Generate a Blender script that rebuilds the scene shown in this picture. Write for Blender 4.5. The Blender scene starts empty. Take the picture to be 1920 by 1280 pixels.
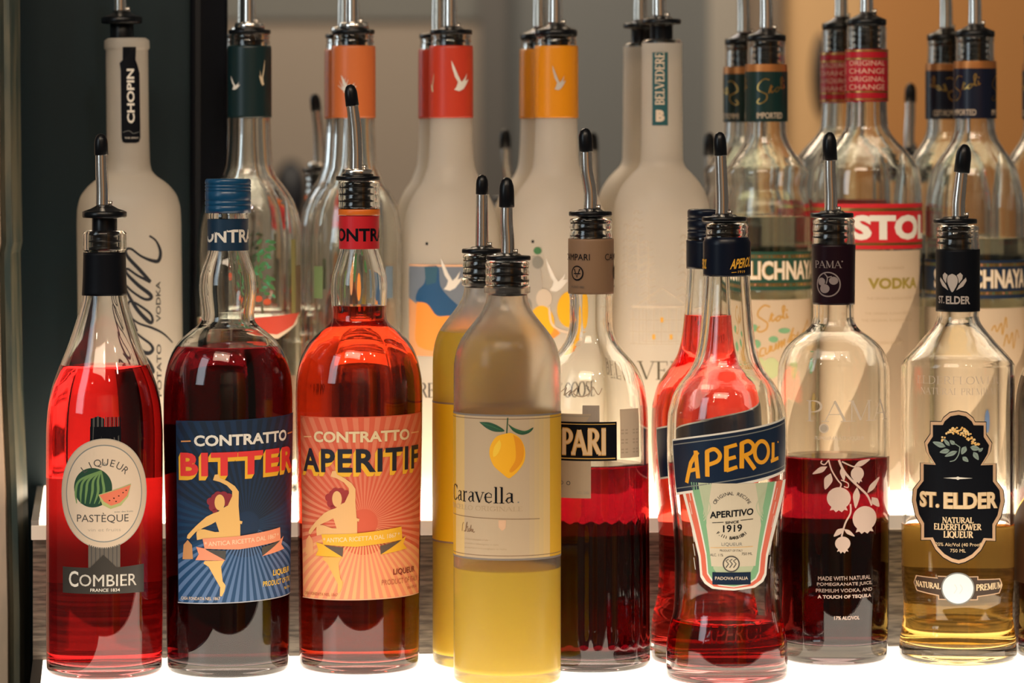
import bpy, bmesh, math, random
from mathutils import Vector, Matrix
from mathutils.geometry import tessellate_polygon
random.seed(7)
PI = math.pi
sc = bpy.context.scene
col = sc.collection

# ---------------------------------------------------------------- camera, world, light, exposure
F = 6900.0        # focal length in pixels of the 1920 px wide frame
HZ = 250.0        # picture row of the horizon
H = 0.3343        # lens height above the lower shelf
cam = bpy.data.cameras.new('camera')
camo = bpy.data.objects.new('camera', cam); col.objects.link(camo)
camo.location = (0, 0, H); camo.rotation_euler = (PI/2, 0, 0)
cam.sensor_width = 36.0; cam.lens = F*36.0/1920.0
cam.shift_y = -(640-HZ)/1920.0
cam.clip_start = 0.05; cam.clip_end = 50
cam.dof.use_dof = True; cam.dof.focus_distance = 2.27; cam.dof.aperture_fstop = cam.lens/15.0
sc.camera = camo

w = bpy.data.worlds.new('world'); sc.world = w; w.use_nodes = True
w.node_tree.nodes['Background'].inputs[0].default_value = (0.75, 0.62, 0.5, 1)
w.node_tree.nodes['Background'].inputs[1].default_value = 0.12

sc.view_settings.view_transform = 'Standard'; sc.view_settings.look = 'None'
sc.view_settings.gamma = 1; sc.view_settings.use_curve_mapping = False
sc.view_settings.exposure = -0.12
cy = sc.cycles
cy.max_bounces = 32; cy.transmission_bounces = 32; cy.glossy_bounces = 12; cy.diffuse_bounces = 3
cy.transparent_max_bounces = 8
cy.caustics_reflective = True; cy.caustics_refractive = True
cy.sample_clamp_indirect = 10.0; cy.blur_glossy = 0.3
cy.use_denoising = True

TH = math.radians(6.4)                 # the shelf runs slightly away from the camera to the right
U2 = Vector((math.cos(TH), math.sin(TH), 0)); N2 = Vector((-math.sin(TH), math.cos(TH), 0))
RISER0 = Vector(((552-960)/F*2.355, 2.355, 0))      # foot of the step
MIRROR0 = Vector((0, 2.582, 0)); MTH = math.radians(5.5)
U3 = Vector((math.cos(MTH), math.sin(MTH), 0)); N3 = Vector((-math.sin(MTH), math.cos(MTH), 0))
Z1 = 0.0890                            # top of the upper tier

def area(name, loc, target, size, energy, color, size_y=None):
    l = bpy.data.lights.new(name, 'AREA'); l.energy = energy; l.color = color
    l.shape = 'RECTANGLE'; l.size = size; l.size_y = size_y or size
    o = bpy.data.objects.new(name, l); col.objects.link(o); o.location = loc
    o.rotation_euler = (Vector(target)-Vector(loc)).to_track_quat('-Z', 'Y').to_euler()
    return o
area('room_ceiling_light', (-0.5, 0.6, 1.9), (0, 2.4, 0.1), 1.2, 18, (1.0, 0.78, 0.57), 0.6)
area('room_hall_light', (0.35, -0.6, 1.6), (0.30, -1.85, 0.5), 1.2, 42, (1.0, 0.86, 0.70))

area('cool_side_fill', (-1.5, 1.1, 0.9), (0, 2.4, 0.25), 0.5, 7, (0.80, 0.92, 1.0), 1.1)  # added unseen cool fill, whitens the left edges of glass and chrome

# ---------------------------------------------------------------- materials
MATS = {}
def mat(name, color=(0.8, 0.8, 0.8), rough=0.5, metal=0.0, **k):
    if name in MATS: return MATS[name]
    m = bpy.data.materials.new(name); m.use_nodes = True
    nt = m.node_tree; b = nt.nodes['Principled BSDF']
    b.inputs['Base Color'].default_value = (*color, 1)
    b.inputs['Roughness'].default_value = rough
    b.inputs['Metallic'].default_value = metal
    if 'trans' in k: b.inputs['Transmission Weight'].default_value = k['trans']
    if 'ior' in k: b.inputs['IOR'].default_value = k['ior']
    if 'emit' in k:
        b.inputs['Emission Color'].default_value = (*k['emit'], 1)
        b.inputs['Emission Strength'].default_value = k.get('power', 1)
    if 'spec' in k: b.inputs['Specular IOR Level'].default_value = k['spec']
    if 'coat' in k: b.inputs['Coat Weight'].default_value = k['coat']; b.inputs['Coat Roughness'].default_value = 0.08
    if 'noise' in k:      # (scale, colour2, stretch)
        s, c2, st = k['noise']
        tc = nt.nodes.new('ShaderNodeTexCoord'); mp = nt.nodes.new('ShaderNodeMapping')
        mp.inputs['Scale'].default_value = st
        n = nt.nodes.new('ShaderNodeTexNoise'); n.inputs['Scale'].default_value = s; n.inputs['Detail'].default_value = 6
        mx = nt.nodes.new('ShaderNodeMix'); mx.data_type = 'RGBA'
        cr = nt.nodes.new('ShaderNodeValToRGB'); cr.color_ramp.elements[0].position = 0.38; cr.color_ramp.elements[1].position = 0.62
        nt.links.new(tc.outputs['Object'], mp.inputs[0]); nt.links.new(mp.outputs[0], n.inputs['Vector'])
        nt.links.new(n.outputs['Fac'], cr.inputs[0]); nt.links.new(cr.outputs[0], mx.inputs[0])
        mx.inputs[6].default_value = (*color, 1); mx.inputs[7].default_value = (*c2, 1)
        nt.links.new(mx.outputs[2], b.inputs['Base Color'])
    MATS[name] = m
    return m

def translucent(name, color, tr=0.5, rough=0.6, glassy=0.0, grough=0.45, ior=1.3, tcolor=None):
    """diffuse + translucent sheet, optionally mixed with rough refraction: frosted glass, cloudy liquid, paper"""
    if name in MATS: return MATS[name]
    m = bpy.data.materials.new(name); m.use_nodes = True
    nt = m.node_tree; nt.nodes.clear()
    out = nt.nodes.new('ShaderNodeOutputMaterial')
    d = nt.nodes.new('ShaderNodeBsdfPrincipled'); d.inputs['Base Color'].default_value = (*color, 1); d.inputs['Roughness'].default_value = rough
    t = nt.nodes.new('ShaderNodeBsdfTranslucent'); t.inputs[0].default_value = (*(tcolor or color), 1)
    mx = nt.nodes.new('ShaderNodeMixShader'); mx.inputs[0].default_value = tr
    nt.links.new(d.outputs[0], mx.inputs[1]); nt.links.new(t.outputs[0], mx.inputs[2])
    last = mx
    if glassy > 0:
        g = nt.nodes.new('ShaderNodeBsdfPrincipled'); g.inputs['Base Color'].default_value = (*color, 1)
        g.inputs['Transmission Weight'].default_value = 1; g.inputs['Roughness'].default_value = grough; g.inputs['IOR'].default_value = ior
        m2 = nt.nodes.new('ShaderNodeMixShader'); m2.inputs[0].default_value = glassy
        nt.links.new(mx.outputs[0], m2.inputs[1]); nt.links.new(g.outputs[0], m2.inputs[2]); last = m2
    nt.links.new(last.outputs[0], out.inputs[0])
    MATS[name] = m
    return m

GLASS = mat('clear_glass', (0.97, 0.985, 0.975), 0.0, trans=1, ior=1.5)
FROST = translucent('frosted_glass', (0.86, 0.86, 0.84), 0.5, 0.5, glassy=0.42, grough=0.42, ior=1.45, tcolor=(0.95, 0.88, 0.78))
MATS['frosted_glass'].node_tree.nodes['Principled BSDF'].inputs['Base Color'].default_value = (0.90, 0.85, 0.78, 1)
FROST_THIN = translucent('lightly_frosted_glass', (0.9, 0.88, 0.84), 0.5, 0.45, glassy=0.94, grough=0.22, ior=1.25)
RUBBER = mat('black_rubber', (0.003, 0.004, 0.006), 0.3, spec=0.3)
CAPBLK = mat('black_cap_plastic', (0.005, 0.006, 0.010), 0.22, spec=0.5)
CHROME = mat('chrome', (0.90, 0.87, 0.82), 0.2, 1.0)
GOLD = mat('gold_foil', (0.62, 0.40, 0.12), 0.3, 1.0)
CREAM = mat('cream_paper', (0.66, 0.53, 0.40), 0.55)
WHITE = mat('white_print', (0.78, 0.74, 0.66), 0.5)
BLACK = mat('black_print', (0.004, 0.005, 0.008), 0.45, spec=0.12)
NAVY = mat('navy_print', (0.004, 0.010, 0.03), 0.4, spec=0.2)

# ---------------------------------------------------------------- helpers
def link(name, me, m=None, parent=None, smooth=True):
    o = bpy.data.objects.new(name, me); col.objects.link(o)
    if m is not None:
        for q in (m if isinstance(m, (list, tuple)) else [m]): me.materials.append(q)
    if smooth:
        for p in me.polygons: p.use_smooth = True
    if parent is not None: o.parent = parent
    return o
def tag(o, label=None, cat=None, group=None, kind=None):
    if label: o['label'] = label
    if cat: o['category'] = cat
    if group: o['group'] = group
    if kind: o['kind'] = kind
    return o

def pchip(pts):
    """monotone cubic through (z, r) points sorted by z -> function"""
    zs = [p[0] for p in pts]; rs = [p[1] for p in pts]; n = len(pts)
    h = [max(zs[i+1]-zs[i], 1e-9) for i in range(n-1)]
    d = [(rs[i+1]-rs[i])/h[i] for i in range(n-1)]
    m = [0.0]*n
    for i in range(1, n-1):
        if d[i-1]*d[i] > 0:
            w1 = 2*h[i]+h[i-1]; w2 = h[i]+2*h[i-1]
            m[i] = (w1+w2)/(w1/d[i-1]+w2/d[i])
    m[0] = d[0]; m[-1] = d[-1]
    def f(z):
        if z <= zs[0]: return rs[0]
        if z >= zs[-1]: return rs[-1]
        lo, hi = 0, n-1
        while hi-lo > 1:
            k = (lo+hi)//2
            if zs[k] <= z: lo = k
            else: hi = k
        t = (z-zs[lo])/h[lo]
        return ((2*t**3-3*t**2+1)*rs[lo]+(t**3-2*t**2+t)*h[lo]*m[lo]+(-2*t**3+3*t**2)*rs[lo+1]+(t**3-t**2)*h[lo]*m[lo+1])
    return f

def lathe(bm, prof, seg=72, mod=None, center=(0, 0), mi=0, M=None):
    """prof: (r, z) list from one end to the other; r==0 closes with a pole"""
    rings = []
    for r, z in prof:
        if r <= 1e-7:
            v = bm.verts.new((center[0], center[1], z)); rings.append([v])
        else:
            ring = []
            for i in range(seg):
                a = 2*PI*i/seg; rr = r*(mod(a, z) if mod else 1)
                ring.append(bm.verts.new((center[0]+rr*math.sin(a), center[1]-rr*math.cos(a), z)))
            rings.append(ring)
    fs = []
    for A, B in zip(rings, rings[1:]):
        if len(A) == 1 and len(B) == 1: continue
        for i in range(seg):
            j = (i+1) % seg
            if len(A) == 1: vs = (A[0], B[j], B[i])
            elif len(B) == 1: vs = (A[i], A[j], B[0])
            else: vs = (A[i], A[j], B[j], B[i])
            f = bm.faces.new(vs); f.material_index = mi; fs.append(f)
    if M is not None:
        vs = {v for R in rings for v in R}
        for v in vs: v.co = M @ v.co
    return fs
def tube(bm, pts, rad, seg=20, cap=True, mi=0):
    """tube along 3D points, rad a number or one per point"""
    P = [Vector(p) for p in pts]; n = len(P)
    R = rad if isinstance(rad, (list, tuple)) else [rad]*n
    t0 = (P[1]-P[0]).normalized(); up = Vector((0, 1, 0)) if abs(t0.y) < .9 else Vector((1, 0, 0))
    rings = []
    for i in range(n):
        t = (P[min(i+1, n-1)]-P[max(i-1, 0)]).normalized()
        s = t.cross(up).normalized(); q = s.cross(t)
        rings.append([bm.verts.new(P[i]+R[i]*(math.cos(2*PI*k/seg)*s+math.sin(2*PI*k/seg)*q)) for k in range(seg)])
    for A, B in zip(rings, rings[1:]):
        for k in range(seg): bm.faces.new((A[k], A[(k+1) % seg], B[(k+1) % seg], B[k])).material_index = mi
    if cap:
        bm.faces.new(rings[0][::-1]); bm.faces.new(rings[-1])
def box(bm, lo, hi, mi=0):
    x0, y0, z0 = lo; x1, y1, z1 = hi
    v = [bm.verts.new(c) for c in ((x0,y0,z0),(x1,y0,z0),(x1,y1,z0),(x0,y1,z0),(x0,y0,z1),(x1,y0,z1),(x1,y1,z1),(x0,y1,z1))]
    for f in ((0,3,2,1),(4,5,6,7),(0,1,5,4),(1,2,6,5),(2,3,7,6),(3,0,4,7)): bm.faces.new([v[i] for i in f]).material_index = mi
def finish(bm, name, m, parent=None, smooth=True, recalc=True, bevel=0):
    if bevel:
        bmesh.ops.bevel(bm, geom=list(bm.edges), offset=bevel, segments=2, profile=0.5, affect='EDGES')
    if recalc: bmesh.ops.recalc_face_normals(bm, faces=bm.faces)
    me = bpy.data.meshes.new(name); bm.to_mesh(me); bm.free()
    return link(name, me, m, parent, smooth)
def slab(name, u0, u1, n0, n1, z0, z1, m, parent=None, bevel=0.0, org=RISER0, kind=None, label=None, U2=U2, N2=N2):
    """a box laid out along the shelf direction"""
    bm = bmesh.new(); box(bm, (u0, n0, z0), (u1, n1, z1))
    for v in bm.verts: v.co = org + U2*v.co.x + N2*v.co.y + Vector((0, 0, v.co.z))
    o = finish(bm, name, m, parent, smooth=False, bevel=bevel)
    if kind: o['kind'] = kind
    if label: o['label'] = label
    return o
def smoothline(pts, n=6):
    """Catmull-Rom through 2D points"""
    P = [pts[0]]+list(pts)+[pts[-1]]; out = []
    for i in range(1, len(P)-2):
        a, b, c, d = P[i-1], P[i], P[i+1], P[i+2]
        for k in range(n):
            t = k/n
            out.append(tuple(0.5*((2*b[j])+(-a[j]+c[j])*t+(2*a[j]-5*b[j]+4*c[j]-d[j])*t*t+(-a[j]+3*b[j]-3*c[j]+d[j])*t**3) for j in range(len(b))))
    out.append(tuple(pts[-1])); return out
def ellipse(cx, cy, rx, ry, n=48, a0=0, a1=2*PI):
    return [(cx+rx*math.cos(a0+(a1-a0)*i/n), cy+ry*math.sin(a0+(a1-a0)*i/n)) for i in range(n if abs(a1-a0-2*PI) < 1e-6 else n+1)]

# ---------------------------------------------------------------- bottles
class Bottle:
    def __init__(s, name, label, cx, D, z0, knots, cat='bottle', group=None, tier=0, glass=None, wall=0.0028, foot=0.007, mod=None, lean=0.0, seg=80, clear=None):
        """knots: (picture row, half width in px) from the lip down to the foot, read off the photograph and turned into real sizes"""
        s.cx, s.D, s.z0, s.wall, s.foot, s.mod, s.seg = cx, D, z0, wall, foot, mod, seg
        s.k = D/F
        s.X = (cx-960)*s.k
        s.root = bpy.data.objects.new(name, None); col.objects.link(s.root); s.root.empty_display_size = 0.02
        s.root.location = (s.X, D, z0); s.root.rotation_euler = (0, lean, -math.atan2(s.X, D))
        tag(s.root, label, cat, group)
        K = sorted([(s.z(y), hw*s.k) for y, hw in knots])
        rb = K[0][1]
        K = [(z, r) for z, r in K if z > 0.007]
        K = [(0.0, rb-0.0030), (0.0012, rb-0.0009), (0.004, rb)]+K
        s.K = K; s.r = pchip(K); s.top = K[-1][0]
        zs = sorted(set([round(z, 6) for z, r in K]+[i*0.0015 for i in range(1, int(s.top/0.0015)) if i*0.0015 < s.top]))
        outer = [(s.r(z), z) for z in zs]
        s.inner = [(max(s.r(z)-wall, 0.0035), z) for z in zs if z >= foot+0.001]
        outer_full = [(0, 0.0035), (rb*0.6, 0.0028), (rb*0.82, 0.0006), (rb-0.0045, 0.0)]+outer
        ri = s.inner[0][0]
        lip = [(s.r(s.top)-wall*0.3, s.top+0.0006), (s.r(s.top)-wall*0.7, s.top+0.0006)]
        prof = outer_full+lip+s.inner[::-1]+[(ri*0.9, foot+0.0002), (ri*0.5, foot+0.0006), (0, foot+0.0015)]
        bm = bmesh.new(); lathe(bm, prof, seg, mod)
        if clear:
            zc = s.z(clear)
            for f in bm.faces:
                if f.calc_center_median().z > zc: f.material_index = 1
        s.glass = finish(bm, 'glass_body', [glass or GLASS, GLASS], s.root, recalc=True)
    def z(s, y): return H-(y-HZ)*s.k-s.z0
    def zf(s, y, r): return H-(y-HZ)*(s.D-r)/F-s.z0
    def liquid(s, y, m, label=None, over=0.0004, name='liquid'):
        zt = s.z(y)
        pr = [(0, s.foot+0.0011), (s.inner[0][0]*0.5, s.foot+0.0002), (s.inner[0][0]*0.9+over, s.foot-0.0002)]
        pr += [(r+over, z) for r, z in s.inner if z < zt]+[(max(s.r(zt)-s.wall, .003)+over, zt), (max(s.r(zt)-s.wall, .003)*0.6, zt-0.0002), (0, zt-0.0002)]
        bm = bmesh.new(); lathe(bm, pr, s.seg, s.mod)
        o = finish(bm, name, m, s.root)
        if label: o['label'] = label
        return o
    def ring(s, name, y0, y1, m, extra=0.0004, label=None, hw=None, parent=None, thick=True):
        """a sleeve hugging the glass between two picture rows"""
        za, zb = sorted((s.z(y0), s.z(y1))); n = max(3, int((zb-za)/0.0015))
        f = (lambda z: s.r(z)+extra) if hw is None else (lambda z: hw*s.k)
        zs = [za+(zb-za)*i/n for i in range(n+1)]
        pr = [(f(zs[0])-extra*.9-(.0008 if hw else 0), za)]+[(f(z), z) for z in zs]+[(f(zs[-1])-extra*.9-(.0008 if hw else 0), zb)]
        bm = bmesh.new(); lathe(bm, pr, s.seg)
        bm.faces.ensure_lookup_table()
        o = finish(bm, name, m, parent or s.root)
        if label: o['label'] = label
        return o

def pourer(b, yf, hwf, cap=None, style='dome', tb=None, cx=None, down=45, base_hw=30, lift=0, tall=None, fr=12.0, cr=13.5):
    """speed pourer: rubber stopper with fins, metal spout (sub-part), dust cap (sub-part).
    yf row of the flange; cap = (x_top, y_top, x_bottom, y_bottom) of the dust cap; tb = x of the spout's foot; down = px the stopper reaches into the neck"""
    k = b.k; cx = b.cx if cx is None else cx
    ox = (cx-b.cx)*k; P = lambda x, y: Vector(((x-b.cx)*k, 0, b.z(y)))
    zt = lambda dy: b.z(yf+dy)
    R = hwf*k; rn = max(b.r(b.top)-b.wall, 0.006)
    prof = []
    if style == 'dome':
        prof = [(0, zt(-15)), (R*.36, zt(-15)), (R*.44, zt(-13)), (R*.62, zt(-9)), (R*.9, zt(-5)), (R, zt(-3)), (R, zt(6)), (R*.96, zt(8)), (R*.56, zt(9))]
    elif style == 'flat':
        prof = [(0, zt(-8)), (R*.5, zt(-8)), (R*.6, zt(-5)), (R*.96, zt(-4)), (R, zt(-2)), (R, zt(3)), (R*.97, zt(5)), (R*.6, zt(6))]
    else:
        prof = [(0, zt(-4)), (R*.97, zt(-4)), (R, zt(-3)), (R, zt(3)), (R*.97, zt(4)), (R*.6, zt(5))]
    ztop = b.top-0.0002
    core = min(R*.58, rn*.80)
    prof += [(core, zt(10)), (core, min(ztop+0.0005, zt(12)))]
    z = min(ztop-0.0005, zt(14)); zend = b.z(yf+down); i = 0
    while z > zend:
        fin = rn+0.0002 if i % 2 == 0 else core*1.02
        prof += [(core, z), (fin, z-0.0009), (fin*.99, z-0.0014), (core*1.0, z-0.0020)]
        z -= 0.0042; i += 2
    prof += [(core*.9, zend-0.001), (0, zend-0.001)]
    bm = bmesh.new(); lathe(bm, prof, 48, center=(ox, 0))
    st = finish(bm, 'pourer', RUBBER, b.root)
    if style in ('dome', 'flat'):  pass
    if style == 'chrome':
        bm = bmesh.new(); lathe(bm, [(0, zt(-17)), (R*.66, zt(-17)), (R*.70, zt(-16)), (R*.72, zt(-4.2)), (0, zt(-4.2))], 48, center=(ox, 0))
        finish(bm, 'metal_collar', CHROME, st)
    yb = yf-(14 if style == 'dome' else 7 if style == 'flat' else 16)
    tb = cx if tb is None else tb
    if cap is None: cap = (tb+2, yf-200, tb, yf-150)
    xt, yt, xb, yc = cap
    A = Vector((tb, yb)); B = Vector((xb, yc)); Dn = (Vector((xt, yt))-Vector((xb, yc))).normalized()
    L = (B-A).length
    pts2 = [A, A+Vector((0, -1))*L*.28+(B-A)*0.03, B-Dn*L*.33, B, B+Dn*6]
    pl = smoothline([tuple(p) for p in pts2], 6)
    pts = [P(x, y) for x, y in pl]
    n = len(pts); rads = [k*(fr-(fr-10.5)*i/(n-1)) for i in range(n)]
    bm = bmesh.new(); tube(bm, pts, rads, 24)
    # small breather pin beside the spout
    tube(bm, [P(tb+fr+3, yb+1), P(tb+fr+3, yb-9)], k*3.2, 10)
    sp = finish(bm, 'spout', CHROME, st)
    # dust cap along its own axis
    Pb, Pt = P(xb, yc), P(xt, yt); ax = (Pt-Pb).normalized(); Lc = (Pt-Pb).length; rc = cr*k
    q = Vector((0, 0, 1)).rotation_difference(ax)
    M = Matrix.Translation(Pb) @ q.to_matrix().to_4x4()
    bm = bmesh.new()
    lathe(bm, [(0, 0.0003), (rc*.9, 0.0003), (rc, 0.0008), (rc*.97, Lc*.55), (rc*.90, Lc*.72), (rc*.66, Lc*.90), (rc*.35, Lc*.98), (0, Lc)], 32, M=M)
    finish(bm, 'dust_cap', RUBBER, sp)
    return st

# ---------------------------------------------------------------- printed labels
def unit_text(body, bold=0.0, space=1.0):
    c = bpy.data.curves.new('lettering', 'FONT'); c.body = body; c.resolution_u = 3; c.offset = bold; c.space_character = space
    o = bpy.data.objects.new('lettering', c); me = bpy.data.meshes.new_from_object(o)
    vs = [(v.co.x, v.co.y) for v in me.vertices]; fs = [tuple(p.vertices) for p in me.polygons]
    bpy.data.objects.remove(o); bpy.data.meshes.remove(me); bpy.data.curves.remove(c)
    return vs, fs

class Art:
    """flat artwork in (x, y-down) picture-sized units, then wrapped round the bottle"""
    def __init__(s, b, yref, off=0.00015, R=None, step=5.0, ystep=None):
        s.b = b; s.R = R if R else b.r(b.z(yref))/b.k; s.off = off; s.v = []; s.f = []; s.mats = []; s.step = step; s.ystep = ystep
    def U(s, px): return s.b.cx+s.R*math.asin(max(-1, min(1, (px-s.b.cx)/s.R)))
    def mi(s, m):
        if m not in s.mats: s.mats.append(m)
        return s.mats.index(m)
    def tris(s, vs, fs, m, lev):
        n = len(s.v); s.v += [(x, y, lev) for x, y in vs]; k = s.mi(m)
        s.f += [(tuple(n+i for i in f), k) for f in fs]
    def poly(s, pts, m, lev=1):
        t = tessellate_polygon([[Vector((x, y, 0)) for x, y in pts]])
        s.tris(pts, [tuple(q) for q in t], m, lev)
    def rect(s, x0, y0, x1, y1, m, lev=1): s.poly([(x0, y0), (x1, y0), (x1, y1), (x0, y1)], m, lev)
    def ell(s, cx, cy, rx, ry, m, lev=1, n=40): s.poly(ellipse(cx, cy, rx, ry, n), m, lev)
    def line(s, pts, wd, m, lev=2, smooth=False, closed=False):
        """ribbon; wd number or per-point"""
        if smooth:
            if isinstance(wd, (list, tuple)):
                q = smoothline([(p[0], p[1], w_) for p, w_ in zip(pts, wd)], 6); pts = [(a, b) for a, b, c in q]; wd = [c for a, b, c in q]
            else: pts = smoothline(pts, 6)
        if closed: pts = list(pts)+[pts[0]]
        n = len(pts); W = wd if isinstance(wd, (list, tuple)) else [wd]*n
        L = []
        for i in range(n):
            a = pts[max(i-1, 0)]; c = pts[min(i+1, n-1)]
            if closed and i in (0, n-1): a, c = pts[n-2], pts[1]
            dx, dy = c[0]-a[0], c[1]-a[1]; l = math.hypot(dx, dy) or 1
            L.append((-dy/l*W[i]/2, dx/l*W[i]/2))
        vs = [(p[0]+o[0], p[1]+o[1]) for p, o in zip(pts, L)]+[(p[0]-o[0], p[1]-o[1]) for p, o in zip(pts, L)]
        s.tris(vs, [(i, i+1, n+i+1, n+i) for i in range(n-1)], m, lev)
    def text(s, t, x0, y0, x1, y1, m, lev=3, bold=0.0, slope=0.0, shear=0.0, rot=None, space=1.0):
        """lettering fitted to the box; slope lifts the right end; rot=90 reads upwards"""
        if bold > 0.012 and ('M' in t or 'W' in t):      # wide strokes by overprinting, the outline offset breaks these letters
            q = bold*(y1-y0)*0.55; bold = 0
            for ox_, oy_ in ((-q, 0), (q, 0), (0, -q), (0, q)): s.text(t, x0+ox_, y0+oy_, x1+ox_, y1+oy_, m, lev, 0, slope, shear, rot)
            return
        vs, fs = unit_text(t, bold, space)
        ax, bx = min(v[0] for v in vs), max(v[0] for v in vs)
        ay, by = min(v[1] for v in vs), max(v[1] for v in vs)
        out = []
        for x, y in vs:
            u = (x-ax)/(bx-ax); v = (y-ay)/max(by-ay, 1e-6)
            if rot == 90: px, py = x0+(1-v)*(x1-x0), y1-u*(y1-y0)
            else: px, py = x0+u*(x1-x0)+shear*v, y1-v*(y1-y0)-slope*u
            out.append((px, py))
        s.tris(out, fs, m, lev)
    def arc(s, t, cx, cy, R, a0, a1, size, m, lev=3, bold=0.0, inside=False):
        """letters along an arc; angles in degrees from straight up, clockwise; inside = along the bottom"""
        n = len(t)
        for i, ch in enumerate(t):
            if ch == ' ': continue
            a = math.radians(a0+(a1-a0)*(i+.5)/n)
            vs, fs = unit_text(ch, bold)
            ax = (min(v[0] for v in vs)+max(v[0] for v in vs))/2
            out = []
            for x, y in vs:
                x = (x-ax)*size; y = y*size
                if inside: r = R-y; aa = a; px = cx+r*math.sin(aa)+x*math.cos(aa)*-1*-1; py = cy-r*math.cos(aa); px = cx+math.sin(a)*(R-y)-math.cos(a)*x*1; py = cy-math.cos(a)*(R-y)-math.sin(a)*x
                else: px = cx+math.sin(a)*(R+y)+math.cos(a)*x; py = cy-math.cos(a)*(R+y)+math.sin(a)*x
                out.append((px, py))
            s.tris(out, fs, m, lev)
    def shear(s, k, x0):
        """tilt everything drawn so far: rises to the right by k px per px"""
        s.v = [(x, y-k*(x-x0), l) for x, y, l in s.v]
    def build(s, name='label', parent=None, label=None, back=False, gap=0.00005):
        bm = bmesh.new(); V = [bm.verts.new((x, y, l)) for x, y, l in s.v]
        for f, k in s.f:
            try: bm.faces.new([V[i] for i in f]).material_index = k
            except ValueError: pass
        xs = [v[0] for v in s.v]; ys = [v[1] for v in s.v]
        x = math.floor(min(xs)/s.step)*s.step+s.step
        while x < max(xs):
            bmesh.ops.bisect_plane(bm, geom=bm.verts[:]+bm.edges[:]+bm.faces[:], plane_co=(x, 0, 0), plane_no=(1, 0, 0), dist=1e-5); x += s.step
        if s.ystep:
            y = min(ys)+s.ystep
            while y < max(ys):
                bmesh.ops.bisect_plane(bm, geom=bm.verts[:]+bm.edges[:]+bm.faces[:], plane_co=(0, y, 0), plane_no=(0, 1, 0), dist=1e-5); y += s.ystep
        b = s.b; k = b.k; Rm = s.R*k
        for v in bm.verts:
            ph = (v.co.x-b.cx)/s.R+(PI if back else 0); z = b.zf(v.co.y, Rm if not back else -Rm)
            r = b.r(z)+s.off+gap*v.co.z
            if b.mod: r = b.r(z)*1.0+s.off+gap*v.co.z
            v.co = Vector((r*math.sin(ph), -r*math.cos(ph), z))
        bmesh.ops.recalc_face_normals(bm, faces=bm.faces)
        for f in bm.faces:
            c = f.calc_center_median(); 
            if f.normal.x*c.x+f.normal.y*c.y < 0: f.normal_flip()
        o = finish(bm, name, s.mats, parent or b.root, smooth=False, recalc=False)
        if label: o['label'] = label
        return o
# ---------------------------------------------------------------- the setting: stepped bar shelf, mirror, room
WOOD = mat('dark_wood', (0.09, 0.073, 0.058), 0.5, noise=(9, (0.26, 0.215, 0.165), (6, 6, 60)))
FRAME = mat('shelf_frame_black', (0.02, 0.02, 0.02), 0.4)
LIP = mat('acrylic_shelf_edge', (0.55, 0.46, 0.38), 0.35, emit=(1.0, 0.78, 0.56), power=0.35)
GLOW = mat('lit_shelf_panel', (0.8, 0.8, 0.78), 0.25, emit=(1.0, 0.88, 0.72), power=2.6)
GLOW2 = mat('lit_upper_shelf_panel', (0.8, 0.8, 0.78), 0.25, emit=(1.0, 0.80, 0.58), power=5.8)
LEFT = -0.166; RIGHT = 0.62                      # along U2 from the step's reference point
s = slab('floor_shelf_lower', LEFT, RIGHT, -0.27, 0.0, -0.030, -0.004, FRAME, bevel=0.001)
s.name = 'bar_shelf'; tag(s, 'long lit lower bar shelf with a black border under the front bottles', 'shelf')
lowpanel = slab('lit_panel', LEFT+0.0065, RIGHT, -0.27, 0.0, -0.0039, 0.0, GLOW, parent=s)
tag(lowpanel, 'glowing white shelf surface')
lowpanel.data.materials.append(FRAME)
slab('border', LEFT, LEFT+0.0064, -0.27, 0.0, -0.0039, 0.0004, FRAME, parent=s)
riser = slab('shelf_step', LEFT, RIGHT, 0.001, 0.245, -0.03, Z1-0.0125, WOOD); tag(riser, 'dark wood step behind the front bottles carrying the upper lit tier', 'shelf step')
up = slab('lit_panel', LEFT+0.004, RIGHT, 0.0, 0.225, Z1-0.003, Z1, GLOW2, parent=riser); up['label'] = 'glowing upper tier surface'
slab('shelf_edge', LEFT-0.001, RIGHT, -0.004, 0.225, Z1-0.0124, Z1-0.0031, LIP, parent=riser, bevel=0.0006)
slab('border', LEFT-0.001, LEFT+0.0039, -0.004, 0.225, Z1-0.003, Z1, mat('pale_edge', (0.4, 0.38, 0.34), 0.4), parent=riser)

MIRROR = mat('mirror_glass', (0.90, 0.89, 0.86), 0.0, 1.0)
PL0 = MIRROR0
mx = (428-960)/F*2.56
def along(px):                                   # where a picture column meets the mirror plane
    t = (px-960)/F
    d = PL0.dot(N3)/(Vector((t, 1, 0)).dot(N3)); p = Vector((t*d, d, 0))
    return (p-PL0).dot(U3)
mir = slab('wall_mirror', along(427), 0.75, 0.0, 0.006, Z1-0.01, 0.62, MIRROR, org=PL0, U2=U3, N2=N3); tag(mir, 'large wall mirror behind the bottles', 'mirror', kind='structure')
TEAL = mat('dark_teal_paint', (0.005, 0.020, 0.028), 0.35, noise=(3, (0.008, 0.025, 0.033), (1, 1, .5)))
DARK = mat('near_black_post', (0.002, 0.003, 0.006), 0.4, spec=0.15)
wl = slab('wall_left', -1.3, along(356), 0.012, 0.05, -0.4, 0.8, TEAL, org=PL0, U2=U3, N2=N3, kind='structure')
slab('trim_1', along(356), along(426.5), -0.004, 0.03, Z1-0.01, 0.8, DARK, org=PL0, U2=U3, N2=N3, kind='structure', bevel=0.002)
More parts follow.
